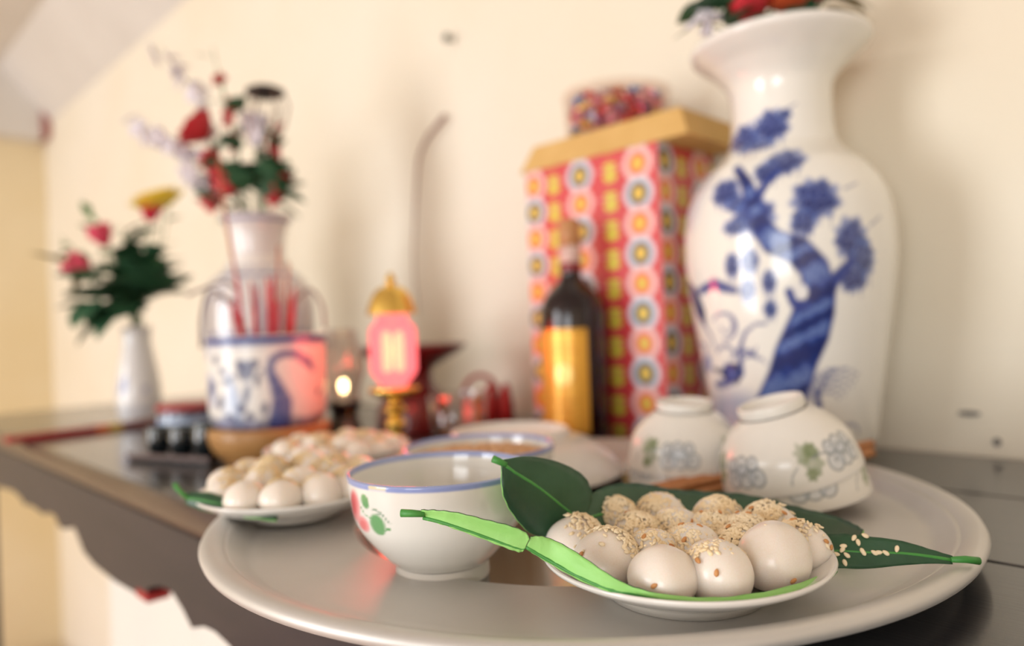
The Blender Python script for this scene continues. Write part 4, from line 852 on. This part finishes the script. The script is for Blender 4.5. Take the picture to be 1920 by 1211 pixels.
for i, (dx, q, pth) in enumerate(((-1.7, -1, [(-1.7, 11.2, -1), (-2.6, 19, -1), (-3.5, 26, -1), (-3.9, 31, -1)]), (.8, 1, [(.8, 11.2, 1), (1.1, 17, 1), (1.3, 22, 1)]), (1.9, 0, [(1.9, 11.2, 0), (2.2, 16, 0), (2.6, 20, 0)]))):
    b.stem('incense_stick', ('tall brown incense stick leaning towards the white branches', 'tall brown incense stick standing straight in the middle of the pot', 'tall brown incense stick leaning towards the cream wall')[i], 'incense', pth, .0019, incense_brown)
for i, pth in enumerate(([(-2.2, 11.2, 0), (-2.6, 17, 0), (-4.0, 18.3, 0), (-6.0, 17.8, 0), (-8.0, 17.0, 0)], [(-2.6, 11.2, -1), (-3.2, 16, -1), (-5.2, 17.4, -1), (-6.2, 15, -1), (-6.4, 11.5, -1)], [(-1.6, 11.2, -2), (-2.4, 16, -2), (-4.6, 16.6, -2), (-5.0, 13.5, -2), (-4.4, 10.2, -2)], [(2.4, 11.2, 1), (2.8, 16, 1), (4.4, 17.2, 1), (5.6, 15.5, 1), (5.8, 13, 1)])):
    lab = ('incense stick with a long curl of ash stretched out sideways', 'incense stick with a grey ash curl arching over the pot rim', 'incense stick with an ash curl hanging before the pot front', 'incense stick with an ash curl on the wall side of the pot')[i]
    o, C_ = b.stem('incense_stick', lab, 'incense', pth[:2] + [pth[1]], .0011, incense_red); P0 = b.p(pth[0]); Cc = catmull([tuple(b.p(q)) for q in pth[1:]], 5)
    V, F = tube([tuple(Vector(c) - P0) for c in Cc], .0017, 6); mk('ash_curl', V, F, incense_ash, o, label='grey curl of ash')

# ---------------------------------------------------------------- red glass altar lamp and small oil lamp
def glow(name, edge, core, s_edge, s_core, see=.35):
    m = bpy.data.materials.new(name); m.use_nodes = True; nt = m.node_tree; nt.nodes.clear(); L = nt.links
    o = nt.nodes.new('ShaderNodeOutputMaterial'); e = nt.nodes.new('ShaderNodeEmission'); t = nt.nodes.new('ShaderNodeBsdfTransparent'); g = nt.nodes.new('ShaderNodeBsdfGlossy'); g.inputs['Roughness'].default_value = .1
    e.inputs[0].default_value = (*hexc(edge), 1); e.inputs[1].default_value = s_edge; t.inputs[0].default_value = (*hexc(core), 1)
    a = nt.nodes.new('ShaderNodeMixShader'); a.inputs[0].default_value = see; b_ = nt.nodes.new('ShaderNodeMixShader'); b_.inputs[0].default_value = .06
    L.new(e.outputs[0], a.inputs[1]); L.new(t.outputs[0], a.inputs[2]); L.new(a.outputs[0], b_.inputs[1]); L.new(g.outputs[0], b_.inputs[2]); L.new(b_.outputs[0], o.inputs[0]); return m
lx, ly = -.5853, .4183
lp = thing('altar_lamp', 'glowing red glass altar lamp with brass dome and stem', 'lamp', (lx, ly, 0), .2)
V, F = lathe(smooth_prof([(.0150, 0), (.0158, .002), (.0150, .006), (.0125, .010), (.0118, .016), (.0080, .021)], 4) + smooth_prof([(.0060, .025), (.0085, .029), (.0105, .033), (.0085, .037), (.0060, .040), (.0095, .044), (.0115, .047), (.0080, .051), (.0058, .055)], 4) + smooth_prof([(.0090, .0585), (.0185, .0610), (.0240, .0650), (.0246, .0690), (.0220, .0697)], 4) + [(.012, .0700), (0, .0700)], 48); mk('brass_stem', V, F, brass, lp)
V, F = lathe(smooth_prof([(.0245, .1415), (.0240, .1440), (.0222, .1510), (.0188, .1590), (.0140, .1655), (.0068, .1695), (.0038, .1715)], 5) + smooth_prof([(.0030, .1715), (.0048, .1745), (.0050, .1765), (.0030, .1790), (.0022, .1800), (.0028, .1815), (0, .1830)], 4), 48); mk('brass_dome', V, F, brass, lp)
V, F = lathe([(.0120, .0702), (.0150, .0745), (.0222, .0835), (.0236, .0875), (.0238, .1060), (.0236, .1235), (.0224, .1285), (.0170, .1340), (.0152, .1370), (.0150, .1420)], 12); mk('glass_shade', V, F, glow('red_glow_glass', '#ff7276', '#ffa298', 1.75, 1, .30), lp, False)
for k in (-1, 1):
    V, F = lathe([(0, .084), (.0045, .086), (.0050, .100), (.0048, .118), (.003, .124), (0, .125)], 16); q = mk('bulb', V, F, mat('warm_bulb', '#ffe8a0', .5, emit='#ffd98a', estr=5), lp); q.location = (.0062*k*.78, .0062*k*.62, 0)
ll = bpy.data.lights.new('altar_lamp_light', 'POINT'); ll.energy = .85; ll.color = (1, .13, .10); ll.shadow_soft_size = .027; lo = bpy.data.objects.new('altar_lamp_light', ll); COL.objects.link(lo); lo.parent = lp; lo.location = (0, 0, .106)
ox, oy = -.7097, .4374
ol = thing('oil_lamp', 'small oil lamp with clear glass chimney and dark green base', 'lamp', (ox, oy, 0))
V, F = lathe(smooth_prof([(.0235, 0), (.0252, .003), (.0245, .008), (.0205, .014), (.0165, .024), (.0150, .031)], 5) + [(.0135, .032), (0, .032)], 48); mk('oil_font', V, F, iron_green, ol)
V, F = lathe([(.0120, .032), (.0150, .0335), (.0155, .040), (.0185, .043), (.0190, .0475), (.0170, .0480), (.006, .0490), (0, .049)], 40); mk('burner', V, F, mat('dark_burner', '#23262b', .4, metal=.5), ol)
V, F = tube([(.016, -.004, .038), (.026, -.010, .037)], .0012, 8); mk('wick_key', V, F, brass, ol)
V, F = lathe(smooth_prof([(.0168, .0480), (.0172, .056), (.0205, .068), (.0248, .082), (.0252, .092), (.0225, .108), (.0180, .122), (.0160, .129)], 6), 64); mk('glass_chimney', V, F, clear, ol)
V, F = lathe([(0, .057), (.003, .059), (.0046, .0645), (.0045, .068), (.0028, .0715), (0, .073)], 24); mk('flame_bulb', V, F, mat('flame_glow', '#ffd890', .5, emit='#ffe0a0', estr=10), ol)

# ---------------------------------------------------------------- lacquer pedestal, red things, tumbler, cups
pd = thing('pedestal_dish', 'dark red lacquer pedestal offering dish behind the glowing lamp', 'pedestal', (-.7260, .5470, 0))
V, F = lathe(smooth_prof([(.0440, 0), (.0475, .003), (.0470, .020), (.0430, .036), (.0360, .046), (.0270, .057), (.0235, .068)], 5), 64); mk('foot', V, F, red_lacquer, pd)
V, F = lathe(smooth_prof([(.0235, .068), (.0270, .078), (.0420, .087), (.0600, .0965), (.0690, .1045)], 5) + [(.0680, .1065)] + smooth_prof([(.0655, .1045), (.045, .0965), (.02, .0915), (0, .0905)], 4), 64); mk('dish_top', V, F, red_lacquer, pd)
rb_ = thing('lacquer_basket', 'small round red lacquer box with arched handle near the wall', 'basket', (-.6620, .6020, 0), .8)
V, F = lathe([(0, .0005), (.022, .0005), (.0245, .004), (.0245, .034), (.0230, .038), (.0215, .038), (.0210, .006), (0, .005)], 48); mk('basket_body', V, F, red_paint, rb_)
V, F = tube([(.0225*math.cos(a), 0, .036 + .030*math.sin(a)) for a in np.linspace(0, PI, 14)], .0028, 8); mk('handle', V, F, red_paint, rb_)
for i, (x, y) in enumerate(((-.6290, .5870), (-.6160, .6010))):
    o = thing('red_candle', ('squat red candle beside the red lacquer basket', 'squat red candle next to the edge of the gift box')[i], 'candle', (x, y, 0)); V, F = lathe([(0, .0003), (.0090, .0003), (.0085, .030), (.0055, .050), (.004, .056), (0, .0565)], 24); mk('wax', V, F, red_paint, o); V, F = tube([(0, 0, .056), (.0003, 0, .061)], .0006, 5); mk('wick', V, F, twig, o)
tm = thing('glass_tumbler', 'clear glass tumbler between the glowing lamp and the wine bottle', 'glass', (-.5835, .4980, 0))
V, F = lathe([(0, .0004), (.0270, .0004), (.0285, .002), (.0320, .0555), (.0312, .0560)], 64); mk('tumbler_wall', V, F, clear, tm); V, F = lathe([(.0310, .0558), (.0272, .006), (0, .005)], 64); mk('tumbler_inside', V, F, clear, tm)
cb = thing('cup_tray', 'narrow dark wooden tray under three small black cups', 'tray', (-.7720, .2830, 0), .36); mk('tray_board', *box(-.058, .058, -.0195, .0195, .0002, .0040, .001), wood_dark, cb, False)
for s_ in (-1, 1): mk('tray_lip', *box(-.058, .058, s_*.0195-.0012, s_*.0195+.0012, .0041, .0085), mat('lip_wood', '#5a4038', .4, coat=.3), cb, False)
cup = None
for i, (x, y, s_) in enumerate(((-.8040, .2710, .95), (-.7720, .2830, 1.0), (-.7390, .2955, 1.12))):
    if cup is None:
        cup = thing('black_cup', '', 'cup'); V, F = lathe(smooth_prof([(.0075, 0), (.0085, .001), (.0105, .005), (.0128, .014), (.0132, .022), (.0122, .0285), (.0126, .0300)], 4) + [(.0118, .0300), (.0112, .02), (.009, .006), (0, .004)], 40); mk('cup_body', V, F, black_glaze, cup); V, F = lathe([(.0116, .0299), (.0124, .0312), (.0130, .0300), (.0127, .0288)], 40); mk('cup_rim', V, F, mat('cup_rim_glaze', '#5a6468', .15, coat=.5), cup); o = cup
    else: o = copy_tree(cup)
    o.location = (x, y, .0042); o.scale = (s_,)*3
    tag(o, ('smallest glossy black cup, at the outer end of the narrow tray', 'glossy black cup between two others on the narrow tray', 'widest glossy black cup, nearest the incense pot'.replace('nearest', 'next to'))[i], 'cup')
lo_ = thing('lidded_box', 'low round blue and white box with red rim behind the black cups', 'box', (-.9780, .3655, 0), face_cam(-.978, .3655))
prof = smooth_prof([(.030, 0), (.033, .002), (.0355, .010), (.0362, .026), (.0355, .0330)], 8); V, F, A, ang = grid_lathe(prof, 120); p = Paint(ang*36, A[:, 2]*1000, hexc('#5a5a68'))
for i in range(-6, 7): p.ell(i*17 - 3, 18, 11, 8, hexc('#b8cbe6'), 0, .4, .95); p.ell(i*17 + 3, 12, 9, 5, BLUE2, .2, .4, .9); p.ell(i*17 + 5, 22, 4, 3, B2, 0, .4, .8)
mk('box_body', V, F, porc_paint, lo_, cols=p.c); V, F = lathe([(.0355, .0330), (.0372, .0335), (.0375, .0380), (.0360, .0405), (.0300, .0410), (0, .0412)], 64); mk('red_lid', V, F, red_paint, lo_, label='flat red lid')
# thin packet lying at the far end
pk_ = thing('incense_packet', 'slim red and orange paper packet lying across the far end of the table', 'packet', (-1.128, .300, 0), PI/2 + .10)
for x0, x1, m in ((-.110, -.004, red_paint), (-.004, .012, mat('packet_orange', '#e8732e', .5)), (.012, .030, mat('packet_yellow', '#d9b04a', .5)), (.030, .115, mat('packet_maroon', '#7c3a38', .5))): mk('packet_section', *box(x0, x1, -.0085, .0085, .0003, .0085, .001), m, pk_, False)

# ---------------------------------------------------------------- wall fittings and things under the table
nl = thing('wall_nail', 'small dark nail head high on the cream wall', 'nail', (-.815, WY, .557)); V, F = tube([(0, .004, 0), (0, -.014, .002)], .0012, 8); mk('shank', V, F, iron_green, nl); V, F = tube([(0, -.013, .002), (0, -.016, .002)], .0065, 16); mk('head', V, F, iron_green, nl)
wr = catmull([(-.830, .705, .447), (-.8450, .703, .437), (-.872, .702, .420), (-.893, .702, .395), (-.903, .702, .35), (-.911, .702, .29), (-.919, .703, .225), (-.916, .706, .15)], 6)
V, F = tube([tuple(c - wr[0]) for c in wr], list(np.linspace(.0034, .0007, len(wr))), 8); o = mk('wall_wire', V, F, mat('wire_maroon', '#8a5a54', .7)); o.location = wr[0]; tag(o, 'thin curved maroon wire hanging down the cream wall', 'wire')
for i, (x, z, a, b_) in enumerate(((-.1625, .0345, .0085, .0022), (-.143, .0115, .0030, .0035))):
    V = [(a*math.cos(t), -.0012 - .0006, b_*math.sin(t)) for t in np.linspace(0, 2*PI, 14)[:-1]] + [(a*math.cos(t), .0004, b_*math.sin(t)) for t in np.linspace(0, 2*PI, 14)[:-1]]; n = 13
    F = [tuple(range(n))] + [(k, n+k, n+(k+1) % n, (k+1) % n) for k in range(n)]; o = mk('wall_scuff', V, F, mat('scuff_grey', '#77736f', .9), smooth=False); o.location = (x, WY-.0003, z); tag(o, ('flat grey scuff on the wall above the table edge', 'tiny brown chip on the wall just above the table')[i], 'scuff')
cbn = thing('white_cabinet', 'plain white cabinet standing under the altar table', 'cabinet', (-.98, .48, FZ)); W2 = mat('white_enamel', '#f2f0ea', .4, coat=.2)
mk('cabinet_body', *box(-.38, .38, -.095, .12, .03, 1.04, .006), W2, cbn, False)
for k in range(2):
    dpn = mk('door', *box(-.377+.378*k, -.001+.378*k, -.112, -.0955, .04, 1.03, .003), W2, cbn, False); mk('knob', *tube([(-.04 if k == 0 else .04, -.112, .55), (-.04 if k == 0 else .04, -.130, .55)], .009, 12), brass, dpn)
for x in (-.35, .35):
    for y in (-.07, .10): mk('leg', *box(x-.015, x+.015, y-.015, y+.015, .0005, .0299), W2, cbn, False)
rs = thing('plastic_stool', 'red plastic stool on the floor by the shaded side wall', 'stool', (-3.02, .40, FZ)); V = []
mk('seat', *box(-.15, .15, -.15, .15, .235, .255, .008), red_paint, rs, False)
for x in (-1, 1):
    for y in (-1, 1): mk('leg', *box(x*.135-.015, x*.135+.015, y*.135-.015, y*.135+.015, .0005, .2345, .004), red_paint, rs, False)
